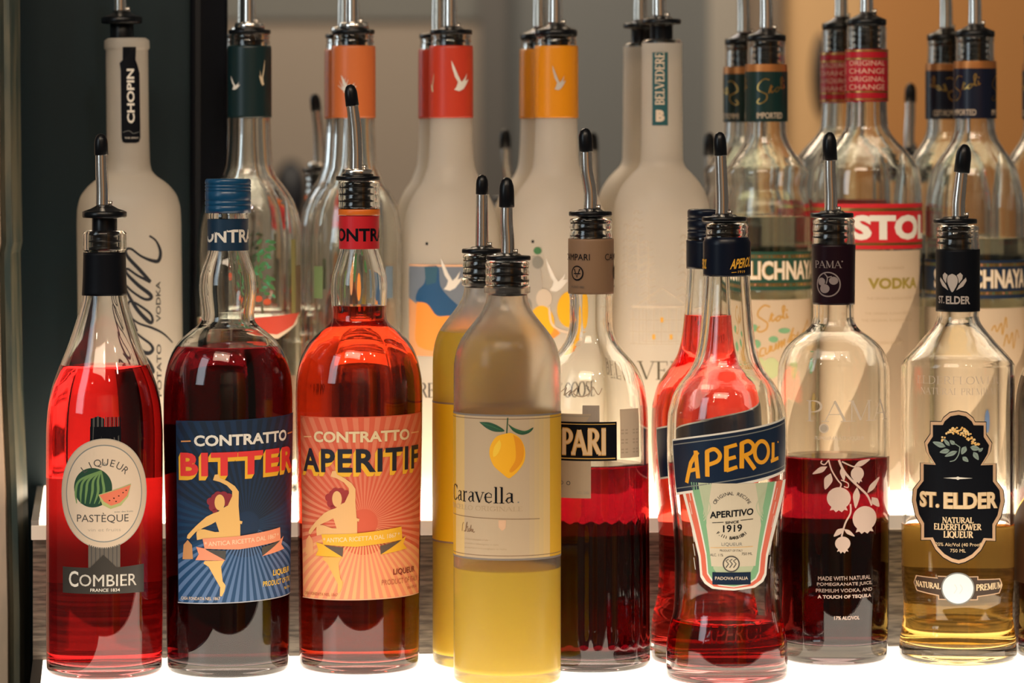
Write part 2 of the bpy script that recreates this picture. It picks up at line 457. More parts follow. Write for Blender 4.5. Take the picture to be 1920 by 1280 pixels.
slab('trim_2', along(366), along(376), -0.006, -0.003, Z1-0.01, 0.8, mat('black_bead', (0.012, 0.014, 0.018), 0.25), org=PL0, U2=U3, N2=N3, kind='structure')
# weathered pilaster at the left edge of the picture, nearer than the wall
PIL = mat('weathered_pilaster', (0.75, 0.55, 0.40), 0.5, noise=(14, (0.50, 0.40, 0.30), (3, 3, .8)))
PIL2 = mat('weathered_pilaster_dark', (0.13, 0.12, 0.08), 0.45, noise=(20, (0.035, 0.055, 0.05), (3, 3, .7)))
bm = bmesh.new()
pl = []
for z, wx in ((-0.35, 47), (0.02, 45), (0.10, 40), (0.165, 32), (0.255, 27), (0.262, 31), (0.30, 29), (0.42, 26), (0.60, 26)):
    xr = (wx-960)/F*2.44; pl.append((xr, z))
for i, (xr, z) in enumerate(pl):
    pass
def strip(bm, x_off0, x_off1, y0, y1, mi):
    rows = [[bm.verts.new((xr+dx, y, z)) for dx, y in ((x_off0, y1), (x_off0, y0), (x_off1, y0), (x_off1, y1))] for xr, z in pl]
    for A, B in zip(rows, rows[1:]):
        for i in range(4): bm.faces.new((A[i], A[(i+1) % 4], B[(i+1) % 4], B[i])).material_index = mi
strip(bm, -0.10, -0.0075, 2.415, 2.47, 0)
strip(bm, -0.0073, -0.004, 2.424, 2.47, 1)
strip(bm, -0.0038, 0.0, 2.418, 2.47, 1)
finish(bm, 'trim_3', [PIL, PIL2], None, smooth=False)['kind'] = 'structure'

# room seen in the mirror: everything stands behind the camera, placed by reflecting its mirrored position
def refl(x, y):
    p = Vector((x, y, 0)); d = (p-PL0).dot(N3); return p-2*d*N3
def room_panel(name, px0, px1, depth, z0, z1, m, thick=0.05, kind='structure', label=None, cat=None, d2=None):
    a = refl((px0-960)/F*depth, depth); b_ = refl((px1-960)/F*(d2 or depth), d2 or depth)
    away = -(N3-2*N3.dot(N3)*N3); n = Vector((-(b_-a).y, (b_-a).x, 0)).normalized()
    if n.dot(a-PL0) < 0: n = -n
    bm = bmesh.new(); vs = []
    for z in (z0, z1):
        for p in (a, b_, b_+n*thick, a+n*thick): vs.append(bm.verts.new((p.x, p.y, z)))
    for f in ((0,1,2,3),(4,5,6,7),(0,1,5,4),(1,2,6,5),(2,3,7,6),(3,0,4,7)): bm.faces.new([vs[i] for i in f])
    o = finish(bm, name, m, None, smooth=False); o['kind'] = kind
    if label: o['label'] = label
    if cat: o['category'] = cat
    return o
VD = 7.0
def ztop(y, d=VD): return H-(y-HZ)*d/F
room_panel('wall_back', -900, 905, VD, -1.05, 1.9, mat('taupe_plaster', (0.25, 0.205, 0.165), 0.7))
room_panel('trim_4', -900, 925, VD-0.01, ztop(38), ztop(38)+0.30, mat('grey_beam', (0.12, 0.12, 0.112), 0.6), thick=0.06)
room_panel('trim_5', 900, 950, VD-0.08, -1.05, 1.9, mat('dark_grey_column', (0.075, 0.07, 0.066), 0.6), thick=0.12)
room_panel('wall_grey', 950, 1330, VD, -1.05, 1.9, mat('slate_grey_plaster', (0.13, 0.135, 0.135), 0.7))
room_panel('trim_6', 1330, 1392, VD-0.05, -1.05, 1.9, mat('pale_grey_jamb', (0.34, 0.31, 0.27), 0.6))
room_panel('trim_7', 1392, 1466, VD-0.03, -1.05, 1.9, mat('brown_grey_jamb', (0.22, 0.165, 0.12), 0.6))
AMB1 = mat('peach_plaster', (0.74, 0.46, 0.22), 0.7); AMB2 = mat('amber_plaster', (0.55, 0.25, 0.075), 0.7)
room_panel('wall_peach', 1466, 1620, VD, -1.05, 1.9, AMB1)
room_panel('wall_amber', 1620, 2700, VD, -1.05, 1.9, AMB2)
def wallthing(name, px, y0, y1, hw, m, label, cat):
    bm = bmesh.new(); zc = (ztop(y0, VD-.12)+ztop(y1, VD-.12))/2; hz = (ztop(y0, VD-.12)-ztop(y1, VD-.12))/2; rr = hw*VD/F
    bmesh.ops.create_uvsphere(bm, u_segments=24, v_segments=16, radius=1)
    for v in bm.verts: v.co = Vector((v.co.x*rr, v.co.y*rr, v.co.z*hz))
    o = finish(bm, name, m); p = refl((px-960)/F*(VD-.045), VD-.045); o.location = (p.x, p.y, zc)
    tag(o, label, cat); return o
wallthing('wall_dark_oval', 1541, 60, 220, 20, mat('bronze_oval', (0.03, 0.02, 0.015), 0.5), 'dark oval shape on the peach wall seen blurred in the mirror', 'wall object')  # dark oval of unknown kind, a plain ellipsoid
wallthing('wall_dark_blur', 545, 300, 420, 32, mat('black_shape', (0.008, 0.009, 0.014), 0.5), 'dark blurred shape seen in the mirror beside the green-necked bottle', 'speaker')  # made-up body standing in for a dark blur of unknown kind
bm = bmesh.new(); box(bm, (-3, -3.2, -1.15), (3, 3.2, -1.05)); finish(bm, 'floor', mat('floor_boards', (0.10, 0.07, 0.05), 0.4, noise=(3, (0.07, 0.05, 0.035), (1, 8, 1))), smooth=False)['kind'] = 'structure'
bm = bmesh.new(); box(bm, (-3, -3.2, 2.6), (3, 3.2, 2.7)); finish(bm, 'ceiling', mat('ceiling_paint', (0.2, 0.17, 0.14), 0.8), smooth=False)['kind'] = 'structure'
bm = bmesh.new(); box(bm, (-0.30, 2.07, -1.049), (1.0, 2.5, -0.0305)); cab = finish(bm, 'bar_cabinet', WOOD, smooth=False, bevel=0.002)
tag(cab, 'dark wooden back bar cabinet under the lit shelf', 'cabinet')
# little ceiling bulbs over the bar: their sparkle sits on every glass shoulder
BULB = mat('bulb_glow', (1, .9, .75), 0.5, emit=(1.0, 0.80, 0.56), power=210)
BULBW = mat('bulb_glow_cool', (1, 1, 1), 0.5, emit=(0.95, 0.92, 1.0), power=210)
bulbs = [(-0.75, 1.0, 1.55, BULB), (-0.35, 1.2, 1.5, BULB), (0.15, 1.0, 1.6, BULBW), (0.55, 1.25, 1.5, BULB), (0.95, 1.0, 1.55, BULB), (-1.1, 0.4, 1.5, BULB), (0.4, 0.3, 1.7, BULB), (-0.1, 0.5, 1.75, BULB)]
for i, (x, y, z, m) in enumerate(bulbs):
    t = bpy.data.objects.new('pendant_lamp', None); col.objects.link(t); t.location = (x, y, z)
    tag(t, 'small bare bulb on a cord hanging over the bar, in front of the shelf', 'lamp', 'pendant bulbs over the bar')
    bm = bmesh.new(); bmesh.ops.create_uvsphere(bm, u_segments=16, v_segments=12, radius=0.032); finish(bm, 'bulb', m, t)
    bm = bmesh.new(); lathe(bm, [(0, 0.06), (0.008, 0.06), (0.013, 0.034), (0.013, 0.026), (0, 0.026)], 20); finish(bm, 'socket', RUBBER, t)
    bm = bmesh.new(); tube(bm, [(0, 0, 0.045), (0, 0, 2.6-z)], 0.0018, 8); finish(bm, 'cord', RUBBER, t)
# ---------------------------------------------------------------- front row
def liq(name, c, ior=1.34): return mat(name, c, 0.0, trans=1, ior=ior)
RED = liq('red_liqueur', (0.74, 0.018, 0.020)); DKRED = liq('bitter_liqueur', (0.055, 0.001, 0.0025)); ORG = liq('aperitif_liqueur', (0.42, 0.024, 0.007))
CRIM = liq('crimson_liqueur', (0.09, 0.0008, 0.003)); AORG = liq('orange_red_liqueur', (0.80, 0.055, 0.040)); PAMAL = liq('pomegranate_liqueur', (0.075, 0.001, 0.003))
ELD = liq('golden_liqueur', (0.96, 0.62, 0.16)); WATER = liq('clear_spirit', (0.97, 0.98, 0.96)); PALEG = liq('pale_green_spirit', (0.93, 0.95, 0.86))
YEL = translucent('cloudy_lemon_liqueur', (0.90, 0.66, 0.02), 0.5, 0.5); YEL2 = translucent('deep_lemon_liqueur', (0.98, 0.66, 0.0), 0.4, 0.5)

def dD(yc, hw): return (H*F/(yc-HZ))/(1-hw/F)   # distance of a bottle whose foot shows at row yc

combier = Bottle('liqueur_bottle', 'tall red watermelon liqueur bottle with oval label and black pourer, first in the front row', 196, dD(1275, 109), 0,
  [(434, 38), (437, 41), (466, 41), (470, 38.5), (500, 39), (556, 41.5), (580, 47), (600, 53), (640, 66), (680, 82), (700, 90), (720, 97), (745, 103), (775, 107), (820, 109), (1100, 109), (1262, 108)])
combier.liquid(685, RED)
combier.ring('neck_sleeve', 473, 553, BLACK, 0.0004, 'matte black neck sleeve')
pourer(combier, 400, 41.5, (189, 250, 190, 292), 'dome', tb=192, down=66, fr=12.5, cr=13)

bitter = Bottle('liqueur_bottle', 'dark red bottle with a blue screw cap and a blue label of a dancing figure', 427.5, dD(1273, 121), 0,
  [(352, 34), (395, 34), (400, 37), (409, 37.5), (412, 36.5), (470, 37.5), (480, 40), (500, 47), (520, 52.5), (542, 54), (570, 51), (588, 49), (600, 50), (610, 57), (620, 70), (640, 92), (660, 105), (685, 114), (715, 119.5), (745, 121), (900, 119), (1080, 116), (1255, 114)])
bitter.liquid(650, DKRED)
aper = Bottle('liqueur_bottle', 'orange-red bottle with a coral label of a dancing figure and a metal-collared pourer', 673.5, dD(1267, 119), 0,
  [(341, 38), (345, 39.5), (350, 38.5), (358, 39.5), (364, 38.5), (372, 39.5), (378, 38.5), (388, 39.5), (392, 36), (405, 36), (467, 36.5), (480, 40), (500, 46), (520, 51.5), (542, 53), (570, 52), (585, 50.5), (600, 52), (610, 60), (620, 72), (640, 93), (660, 105), (685, 113), (715, 118), (745, 119), (900, 117), (1080, 114), (1255, 112)])
aper.liquid(572, ORG)
pourer(aper, 334, 41, (656, 158, 661, 200), 'chrome', tb=668, cx=671, down=58, fr=13, cr=12.5)

carK = [(491, 40), (495, 41.5), (502, 40), (510, 41.5), (517, 40), (525, 41.5), (534, 40), (537, 43.5), (548, 43.5), (551, 38), (565, 40), (580, 46), (600, 60), (620, 76), (640, 89), (660, 96), (685, 100), (720, 100.5), (1200, 100.5), (1275, 100.5)]
car1 = Bottle('limoncello_bottle', 'frosted lemon liqueur bottle with lemon label, standing nearest the camera', 951, dD(1290, 101), 0, carK, glass=FROST_THIN, clear=537)
car1.liquid(1062, YEL, 'pale cloudy yellow liqueur')
pourer(car1, 483, 42, (950, 332, 950, 390), 'flat', tb=952, cx=953, down=66, fr=13, cr=14.5)
D2 = 2.325; kk = D2/car1.D
def yto(y, D, D1): return HZ+(y-HZ)*D1/D
car2 = Bottle('limoncello_bottle', 'frosted bottle full of deep yellow liqueur, half hidden behind the lemon-label bottle', 907, D2, 0,
  [(HZ+(y-HZ)/kk-5, hw/kk*0.985) for y, hw in carK], glass=FROST_THIN, clear=528)
car2.liquid(622, YEL2, 'deep yellow liqueur')
pourer(car2, 470, 38, (904, 327, 904, 366), 'flat', tb=904, cx=904, down=66, fr=12.5, cr=12)

def flute(a, z):
    return 1-0.022*(0.5-0.5*math.cos(a*26))*max(0, min(1, (0.098-z)/0.012))*max(0, min(1, (z-0.014)/0.01))
camp = Bottle('bitter_bottle', 'fluted bottle of dark crimson bitter with a brown paper neck band and black label', 1108, dD(1262, 110), 0,
  [(411, 39), (414, 40), (419, 38.5), (426, 40), (432, 38.5), (440, 40), (445, 40), (448, 41), (552, 41), (560, 40), (600, 40), (620, 42), (640, 49), (655, 59), (670, 72), (685, 84), (700, 92), (720, 99), (745, 104), (780, 107), (850, 108), (1000, 110), (1240, 111)], mod=flute, seg=208)
camp.liquid(868, CRIM)
camp.ring('neck_sleeve', 447, 550, mat('kraft_paper', (0.25, 0.145, 0.08), 0.6), 0.0006, 'brown paper neck band')
pourer(camp, 400, 40.5, (1097, 240, 1099, 286), 'flat', tb=1107, cx=1107, down=44, fr=13, cr=13.5)

apeK = [(420, 38), (424, 40), (430, 38.5), (436, 40), (442, 38.5), (448, 40), (452, 43), (517, 43), (560, 45.5), (600, 48.5), (640, 53), (665, 58), (680, 63), (700, 75), (720, 90), (740, 101), (760, 107), (780, 111), (830, 112.5), (880, 111), (920, 108), (960, 103.5), (1000, 100), (1045, 98), (1100, 98), (1140, 100), (1160, 104), (1180, 109), (1210, 113), (1250, 114.5), (1272, 114)]
ape1 = Bottle('aperitif_bottle', 'nearly empty waisted bottle with a slanted navy label and black pourer', 1363, dD(1287, 113), 0, apeK, foot=0.011)
ape1.liquid(1160, liq('thin_aperitif_liqueur', (0.36, 0.008, 0.008)))
ape1.ring('neck_sleeve', 444, 517, mat('navy_foil', (0.003, 0.006, 0.016), 0.3, spec=0.25), 0.0006, 'navy neck foil')
pourer(ape1, 410, 42, (1349, 247, 1351, 293), 'flat', tb=1354, cx=1358, down=48, fr=12.5, cr=12.5)
D4 = 2.338; kk = D4/ape1.D
ape2 = Bottle('aperitif_bottle', 'full orange-red waisted bottle with a navy screw cap, behind the slanted-label bottle', 1330, D4, 0,
  [(HZ+(y-HZ)/kk, hw/kk) for y, hw in apeK], foot=0.011)
ape2.liquid(590, AORG)
ape2.ring('neck_sleeve', 450, 503, MATS['navy_foil'], 0.0006, 'navy neck foil')

pama = Bottle('liqueur_bottle', 'dark pomegranate liqueur bottle printed with pale fruit branches', 1563, dD(1249, 104), 0,
  [(411, 38), (414, 40), (420, 38.5), (430, 40), (438, 38.5), (446, 40), (450, 40), (470, 39), (570, 38), (595, 38.5), (608, 42), (618, 50), (628, 64), (640, 79), (655, 92), (670, 99), (690, 104), (720, 105), (1000, 104), (1235, 101)], foot=0.012)
pama.liquid(853, PAMAL)
pama.ring('neck_sleeve', 458, 570, mat('maroon_foil', (0.012, 0.003, 0.007), 0.35, spec=0.2), 0.0006, 'dark maroon neck foil')
pourer(pama, 403, 40.5, (1555, 247, 1556, 302), 'flat', tb=1558, cx=1560, down=60, fr=12.5, cr=14)

eld = Bottle('liqueur_bottle', 'golden elderflower liqueur bottle with an ornate black label and black neck sleeve', 1796, dD(1249, 106), 0,
  [(424, 38), (428, 40), (434, 38), (440, 40), (448, 38.5), (458, 40), (466, 39.5), (472, 39.5), (583, 39.5), (592, 39), (605, 43), (618, 52), (632, 64), (645, 75), (658, 87), (668, 96), (677, 103), (684, 106), (900, 106), (1060, 105.5), (1100, 104), (1130, 102), (1150, 102), (1170, 104.5), (1190, 107.5), (1210, 109.5), (1237, 110)], foot=0.010)
eld.liquid(980, ELD)
eld.ring('neck_sleeve', 467, 583, BLACK, 0.0006, 'black neck sleeve')
pourer(eld, 414, 41, (1809, 270, 1803, 325), 'flat', tb=1797, cx=1791, down=64, fr=13, cr=15)

edge = Bottle('liqueur_bottle', 'dark liqueur bottle cut off by the right edge of the picture', 2008, 2.36, 0,
  [(330, 38), (336, 40), (345, 38), (355, 40), (480, 40), (600, 44), (640, 58), (670, 78), (700, 93), (740, 102), (780, 105), (1100, 105), (1230, 104)])
edge.liquid(705, DKRED)
pourer(edge, 296, 40, (2012, 135, 2011, 180), 'dome', tb=2008, down=60)

# screw caps
def screwcap(b, y0, y1, hw, m, ribs, label=None):
    z0, z1 = b.z(y1), b.z(y0); k = b.k
    pr = [(0, z1), ((hw-3)*k, z1), ((hw-1)*k, z1-0.0005), (hw*k, z1-0.0015)]
    for y in ribs: pr += [(hw*k, b.z(y-1.5)), ((hw-1.6)*k, b.z(y)), (hw*k, b.z(y+1.5))]
    pr += [(hw*k, z0), ((hw-4)*k, z0)]
    bm = bmesh.new(); lathe(bm, pr, 72); o = finish(bm, 'screw_cap', m, b.root)
    if label: o['label'] = label
    return o
screwcap(bitter, 335, 399, 43, mat('blue_cap_plastic', (0.003, 0.06, 0.15), 0.3), [346, 352, 358, 376, 385], 'blue screw cap')
screwcap(ape2, 392, 449, 41, MATS['navy_foil'], [408, 414, 430, 436], 'navy screw cap')

# ---------------------------------------------------------------- back row on the upper tier
def DB(px): return 2.530+(px-960)/F*2.53*math.tan(TH)
def back(name, label, cx, knots, **k):
    return Bottle(name, label, cx, DB(cx), Z1, knots, **k)
FB = 935
chop = back('vodka_bottle', 'tall frosted bottle with black handwritten lettering, at the left end of the upper tier', 248, [(73, 38), (76, 42), (90, 42.5), (95, 39.5), (200, 39.5), (300, 40.5), (318, 43), (330, 52), (340, 66), (352, 79), (370, 91), (395, 96.5), (430, 97.5), (FB, 97.5)], glass=FROST, lean=-0.012)
pourer(chop, 36, 38, (238, -130, 236, -90), 'dome', tb=236, cx=239, down=62, fr=13)
ggK = lambda m_, cx: [(y_, hw_*(m_ if hw_ > 60 else 1)) for y_, hw_ in [(64, 36), (68, 38), (74, 36.5), (78, 38), (84, 38), (88, 39), (218, 39.5), (250, 40), (290, 42), (310, 44), (328, 50), (345, 62), (360, 73), (378, 83), (400, 91), (430, 96), (470, 98), (FB, 98)]]
GW = dict(wall=0.0030)
ggA = back('vodka_bottle', 'clear flavoured vodka bottle with a dark green neck foil', 468, ggK(1, 468), **GW)
ggB = back('vodka_bottle', 'clear flavoured vodka bottle with an orange neck foil and metal collar', 663, ggK(.93, 663), **GW)
ggC = back('vodka_bottle', 'frosted vodka bottle with a red-orange neck foil and white bird', 846, ggK(.925, 846), glass=FROST, clear=90, **GW)
ggD = back('vodka_bottle', 'frosted vodka bottle with a yellow-orange neck foil', 1043, ggK(1, 1043), glass=FROST, clear=90, **GW)
FOIL = {}
for b, nm, c, st, tip in ((ggA, 'green_foil', (0.003, 0.018, 0.021), 'chrome', 0), (ggB, 'orange_foil', (0.62, 0.16, 0.045), 'chrome', 0), (ggC, 'red_orange_foil', (0.55, 0.045, 0.02), 'flat', 0), (ggD, 'amber_foil', (0.72, 0.26, 0.005), 'dome', 0)):
    FOIL[nm] = mat(nm, c, 0.35)
    b.ring('neck_foil', 86, 221, FOIL[nm], 0.0007, nm.replace('_', ' ').replace('foil', 'neck foil'))
    pourer(b, 60, 39.5, (b.cx-4, -140, b.cx-3, -100), st, tb=b.cx-2, down=40, fr=13)
ggA.liquid(592, WATER); ggB.liquid(640, WATER)
bel = back('vodka_bottle', 'frosted vodka bottle with a teal vertical neck strip and faint palace drawing', 1241, [(76, 35), (80, 38), (92, 38), (110, 38), (250, 39), (300, 40), (312, 44), (325, 56), (340, 69), (360, 81), (385, 89), (410, 92), (FB, 92)], glass=FROST, clear=82)
pourer(bel, 40, 37, (1246, -150, 1244, -110), 'flat', tb=1236, cx=1240, down=66, fr=13)
stK = lambda cx, dy, w_: [(76+dy, 34), (80+dy, 36.5), (88+dy, 35.5), (118+dy, 36), (135+dy, 37), (226+dy, 37), (250+dy, 38), (268+dy, 43), (285+dy, 53), (305+dy, 67), (325+dy, 78), (350+dy, w_-8), (380+dy, w_-2), (410+dy, w_), (FB, w_)]
stG = back('vodka_bottle', 'clear vodka bottle with a dark green neck band and green-banded cream label', 1437, stK(1437, 0, 83))
stR = back('vodka_bottle', 'clear vodka bottle with a red and gold neck band and red-banded label', 1625, [(48, 35), (52, 37), (90, 37), (95, 38), (188, 38), (235, 40), (250, 46), (265, 58), (282, 74), (300, 88), (320, 98), (345, 102), (370, 103), (FB, 103)], foot=0.008)
stB = back('vodka_bottle', 'clear vodka bottle with a navy neck band and navy-banded label', 1828, stK(1828, -8, 93))
stE = back('vodka_bottle', 'clear vodka bottle with a navy neck band, mostly beyond the right edge', 2015, stK(2015, -8, 93))
for b, y, st, tilt in ((stG, 70, 'dome', 2), (stR, 40, 'dome', 6), (stB, 62, 'dome', 0), (stE, 62, 'dome', 0)):
    pourer(b, y, 37, (b.cx-2, y-190, b.cx-2, y-150), st, tb=b.cx, down=52, fr=12.5)
stG.liquid(405, PALEG); stR.liquid(560, WATER); stB.liquid(445, PALEG); stE.liquid(520, WATER)
# ---------------------------------------------------------------- serif lettering drawn with strokes
T_, t_ = 0.15, 0.05
def _bowl(cx, cy, rx, ry, a0, a1, n=14): return [(cx+rx*math.cos(math.radians(a0+(a1-a0)*i/n)), cy+ry*math.sin(math.radians(a0+(a1-a0)*i/n))) for i in range(n+1)]
def _sf(x, y=0.0, w_=.26): return ([(x-w_/2, y), (x+w_/2, y)], t_)
def _o(cx, cy, rx, ry): 
    p = _bowl(cx, cy, rx, ry, 90, 450, 28); return (p, [t_+(T_-t_)*abs(math.cos(math.radians(90+360*i/28))) for i in range(29)])
def _half(cx, cy, rx, ry, a0, a1): 
    p = _bowl(cx, cy, rx, ry, a0, a1, 16); return (p, [t_+(T_-t_)*abs(math.cos(math.radians(a0+(a1-a0)*i/16))) for i in range(17)])
SER = {
 'A': (.84, [([(.06, 0), (.40, 1)], t_*1.1), ([(.38, 1), (.74, 0)], T_), ([(.17, .34), (.60, .34)], t_), _sf(.06), _sf(.74, 0, .3)]),
 'B': (.68, [([(.16, 0), (.16, 1)], T_), _half(.30, .75, .24, .25, 90, -90), _half(.30, .25, .28, .25, 90, -90), ([(.04, 1), (.32, 1)], t_), ([(.04, 0), (.32, 0)], t_), ([(.2, .5), (.32, .5)], t_)]),
 'C': (.74, [_half(.42, .5, .34, .5, 40, 320), ([(.68, .98), (.68, .72)], t_)]),
 'D': (.80, [([(.16, 0), (.16, 1)], T_), _half(.32, .5, .38, .5, 90, -90), ([(.04, 1), (.34, 1)], t_), ([(.04, 0), (.34, 0)], t_)]),
 'E': (.64, [([(.16, 0), (.16, 1)], T_), ([(.04, 1), (.54, 1)], t_), ([(.04, 0), (.58, 0)], t_), ([(.16, .52), (.42, .52)], t_), ([(.54, 1.02), (.54, .8)], t_), ([(.58, -.02), (.58, .2)], t_), ([(.42, .42), (.42, .62)], t_)]),
 'F': (.60, [([(.16, 0), (.16, 1)], T_), ([(.04, 1), (.54, 1)], t_), _sf(.16), ([(.16, .52), (.42, .52)], t_), ([(.54, 1.02), (.54, .8)], t_)]),
 'G': (.80, [_half(.42, .5, .34, .5, 40, 350), ([(.70, .42), (.70, .06)], T_), ([(.56, .42), (.82, .42)], t_)]),
 'I': (.34, [([(.17, 0), (.17, 1)], T_), _sf(.17), _sf(.17, 1)]),
 'K': (.78, [([(.16, 0), (.16, 1)], T_), ([(.22, .40), (.62, 1)], t_), ([(.34, .58), (.68, 0)], T_), _sf(.16), _sf(.16, 1), _sf(.62, 1), _sf(.70)]),
 'L': (.60, [([(.16, 0), (.16, 1)], T_), _sf(.16, 1), ([(.04, 0), (.56, 0)], t_), ([(.56, -.02), (.56, .22)], t_)]),
 'M': (.98, [([(.14, 0), (.14, 1)], t_*1.2), ([(.16, 1), (.48, .04)], T_), ([(.48, .04), (.80, 1)], t_), ([(.82, 0), (.82, 1)], T_), _sf(.14), _sf(.82), _sf(.12, 1, .2), _sf(.84, 1, .2)]),
 'N': (.84, [([(.14, 0), (.14, 1)], t_*1.2), ([(.14, 1), (.70, 0)], T_), ([(.70, 0), (.70, 1)], t_*1.2), _sf(.14), _sf(.12, 1, .2), _sf(.70, 1)]),
 'O': (.82, [_o(.41, .5, .35, .5)]),
 'Q': (.82, [_o(.41, .5, .35, .5), ([(.42, .14), (.60, -.08), (.78, -.10)], [.1, .1, t_])]),
 'W': (1.06, [([(.08, 1), (.34, 0)], T_), ([(.34, 0), (.54, .9)], t_), ([(.52, 1), (.74, 0)], T_), ([(.74, 0), (.98, 1)], t_), _sf(.08, 1), _sf(.98, 1, .2)]),
 'P': (.66, [([(.16, 0), (.16, 1)], T_), _half(.30, .73, .28, .27, 90, -90), ([(.04, 1), (.32, 1)], t_), ([(.2, .46), (.32, .46)], t_), _sf(.16)]),
 'R': (.76, [([(.16, 0), (.16, 1)], T_), _half(.30, .75, .26, .25, 90, -90), ([(.04, 1), (.32, 1)], t_), ([(.2, .5), (.32, .5)], t_), ([(.36, .5), (.66, 0)], T_), _sf(.16), _sf(.70, 0, .16)]),
 'S': (.60, [([(.50, .82), (.42, .96), (.28, 1), (.12, .9), (.11, .72), (.28, .56), (.46, .42), (.52, .24), (.42, .04), (.26, 0), (.12, .06), (.06, .2)], [t_, t_, t_, T_*.7, T_, T_, T_, T_, T_*.7, t_, t_, t_])]),
 'T': (.72, [([(.36, 0), (.36, 1)], T_), ([(.04, 1), (.68, 1)], t_), ([(.04, 1.02), (.04, .8)], t_), ([(.68, 1.02), (.68, .8)], t_), _sf(.36)]),
 'U': (.80, [([(.16, 1), (.16, .3), (.2, .1), (.38, 0), (.58, .08), (.66, .3), (.66, 1)], [T_, T_, T_, t_, t_, t_, t_]), _sf(.16, 1), _sf(.66, 1)]),
 'V': (.80, [([(.08, 1), (.41, 0)], T_), ([(.41, 0), (.72, 1)], t_), _sf(.08, 1, .28), _sf(.72, 1)]),
 'Y': (.78, [([(.10, 1), (.38, .46)], T_), ([(.38, .46), (.66, 1)], t_), ([(.38, .46), (.38, 0)], T_), _sf(.10, 1, .28), _sf(.66, 1), _sf(.38)]),
 'a': (.52, [([(.10, .56), (.22, .66), (.36, .6), (.36, .1), (.46, .02)], [t_, t_, T_, T_, t_]), ([(.36, .4), (.16, .32), (.08, .16), (.18, .0), (.36, .12)], [t_, T_*.7, T_, t_, t_])]),
 'r': (.42, [([(.14, 0), (.14, .66)], T_), ([(.14, .46), (.24, .62), (.36, .62)], [t_, t_, T_*.9]), _sf(.14), ([(.04, .66), (.14, .66)], t_)]),
 'v': (.52, [([(.06, .66), (.26, 0)], T_), ([(.26, 0), (.46, .66)], t_), _sf(.06, .66, .2), _sf(.46, .66, .16)]),
 'e': (.50, [([(.08, .36), (.42, .36), (.40, .56), (.26, .66), (.10, .54), (.07, .34), (.12, .1), (.28, 0), (.44, .12)], [t_, t_, t_*1.6, t_, T_*.8, T_, T_*.8, t_*1.6, t_])]),
 'l': (.30, [([(.15, 0), (.15, 1.04)], T_), _sf(.15), ([(.05, 1.02), (.15, 1.02)], t_)]),
 'i': (.28, [([(.14, 0), (.14, .66)], T_), _sf(.14), ([(.14, .84), (.14, .94)], T_)]),
 'o': (.54, [_o(.27, .33, .20, .33)]),
 't': (.36, [([(.15, .86), (.15, .1), (.26, 0), (.34, .08)], [T_, T_, T_*.7, t_]), ([(.04, .64), (.32, .64)], t_)]),
 ' ': (.36, []), '.': (.24, [([(.1, 0), (.1, .1)], .1)]),
}
def serif(a, t, x0, y0, x1, y1, m, lev=3, wt=1.0, slope=0.0, shear=0.0, rot=None, slab=0.0):
    adv = sum(SER[c][0] for c in t); kx = (x1-x0)/adv; ky = (y1-y0)
    if rot: kx = (y1-y0)/adv; ky = (x1-x0)
    px = 0
    for c in t:
        ad, sts = SER[c]
        for pts, w_ in sts:
            ws = w_ if isinstance(w_, (list, tuple)) else [w_]*len(pts)
            ws = [max(q, slab) for q in ws]
            Q = []
            for x, y in pts:
                if rot: Q.append((x1-y*ky if False else x0+(1-y)*ky, y1-(px+x)*kx))
                else: Q.append((x0+(px+x)*kx+shear*y, y1-y*ky-slope*((px+x)/adv)))
            a.line(Q, [q*ky*wt for q in ws], m, lev)
        px += ad
SLAB = {}
def PR(name, c, rough=0.5, **k): return mat(name, c, rough, **k)

# ---- watermelon liqueur
GREY = PR('grey_print', (0.20, 0.21, 0.20)); TAN = PR('tan_print', (0.78, 0.46, 0.15)); GREYD = PR('dark_grey_print', (0.07, 0.065, 0.06))
a = Art(combier, 925, off=0.0002); cx = 195
for i in range(15):
    x = 170+i*3.9; a.rect(x, 782 if i > 6 else 780+abs(i-3)*1.5, x+(2.2 if i > 5 else 3.9), 830, GREYD if i % 2 else BLACK, 0)
    a.rect(x-3, 1020, x-3+2.2, 1066, GREYD if i % 2 else PR('olive_grey_print', (0.13, 0.11, 0.09)), 0)
a.rect(169, 800, 226, 830, BLACK, -1) ; a.rect(166, 1018, 225, 1066, PR('brown_grey_print', (0.14, 0.12, 0.10)), -1)
a.ell(cx, 925, 85, 101, CREAM, 1, 72); a.ell(cx, 925, 75, 91.5, PR('blue_grey_line', (0.22, 0.25, 0.25)), 2, 72); a.ell(cx, 925, 73, 89.5, PR('cream_paper_centre', (0.74, 0.60, 0.46)), 3, 72)
a.ell(cx, 925, 87, 103, PR('oval_rim', (0.50, 0.44, 0.36)), 0, 72)
a.arc('LIQUEUR', cx, 925, 52, -46, 50, 19, GREYD, 4, 0.0)
a.text('de', 190, 866, 200, 873, GREY, 4, shear=2)
DG = PR('melon_dark_green', (0.012, 0.06, 0.03)); LG = PR('melon_light_green', (0.16, 0.30, 0.10))
a.ell(174, 914, 36, 37, DG, 4)
for q in (-30, -19, -8, 4, 15, 26):
    a.line([(190, 882), (178+q*.75-5, 900), (170+q*.95, 922), (166+q*.75, 944)], [2, 4.2, 4.6, 1.5], LG, 5, smooth=True)
a.poly([(185, 927), (246, 908), (240, 932), (226, 948), (207, 954), (192, 946)], PR('melon_rind', (0.45, 0.50, 0.20)), 6)
a.poly([(187, 928), (245, 910), (238, 930), (224, 943), (208, 948), (195, 940)], PR('melon_flesh', (0.80, 0.20, 0.11)), 7)
for x, y in ((213, 934), (222, 930), (205, 938), (230, 924), (217, 940), (236, 920)): a.ell(x, y, 1.6, 1.1, BLACK, 8, 8)
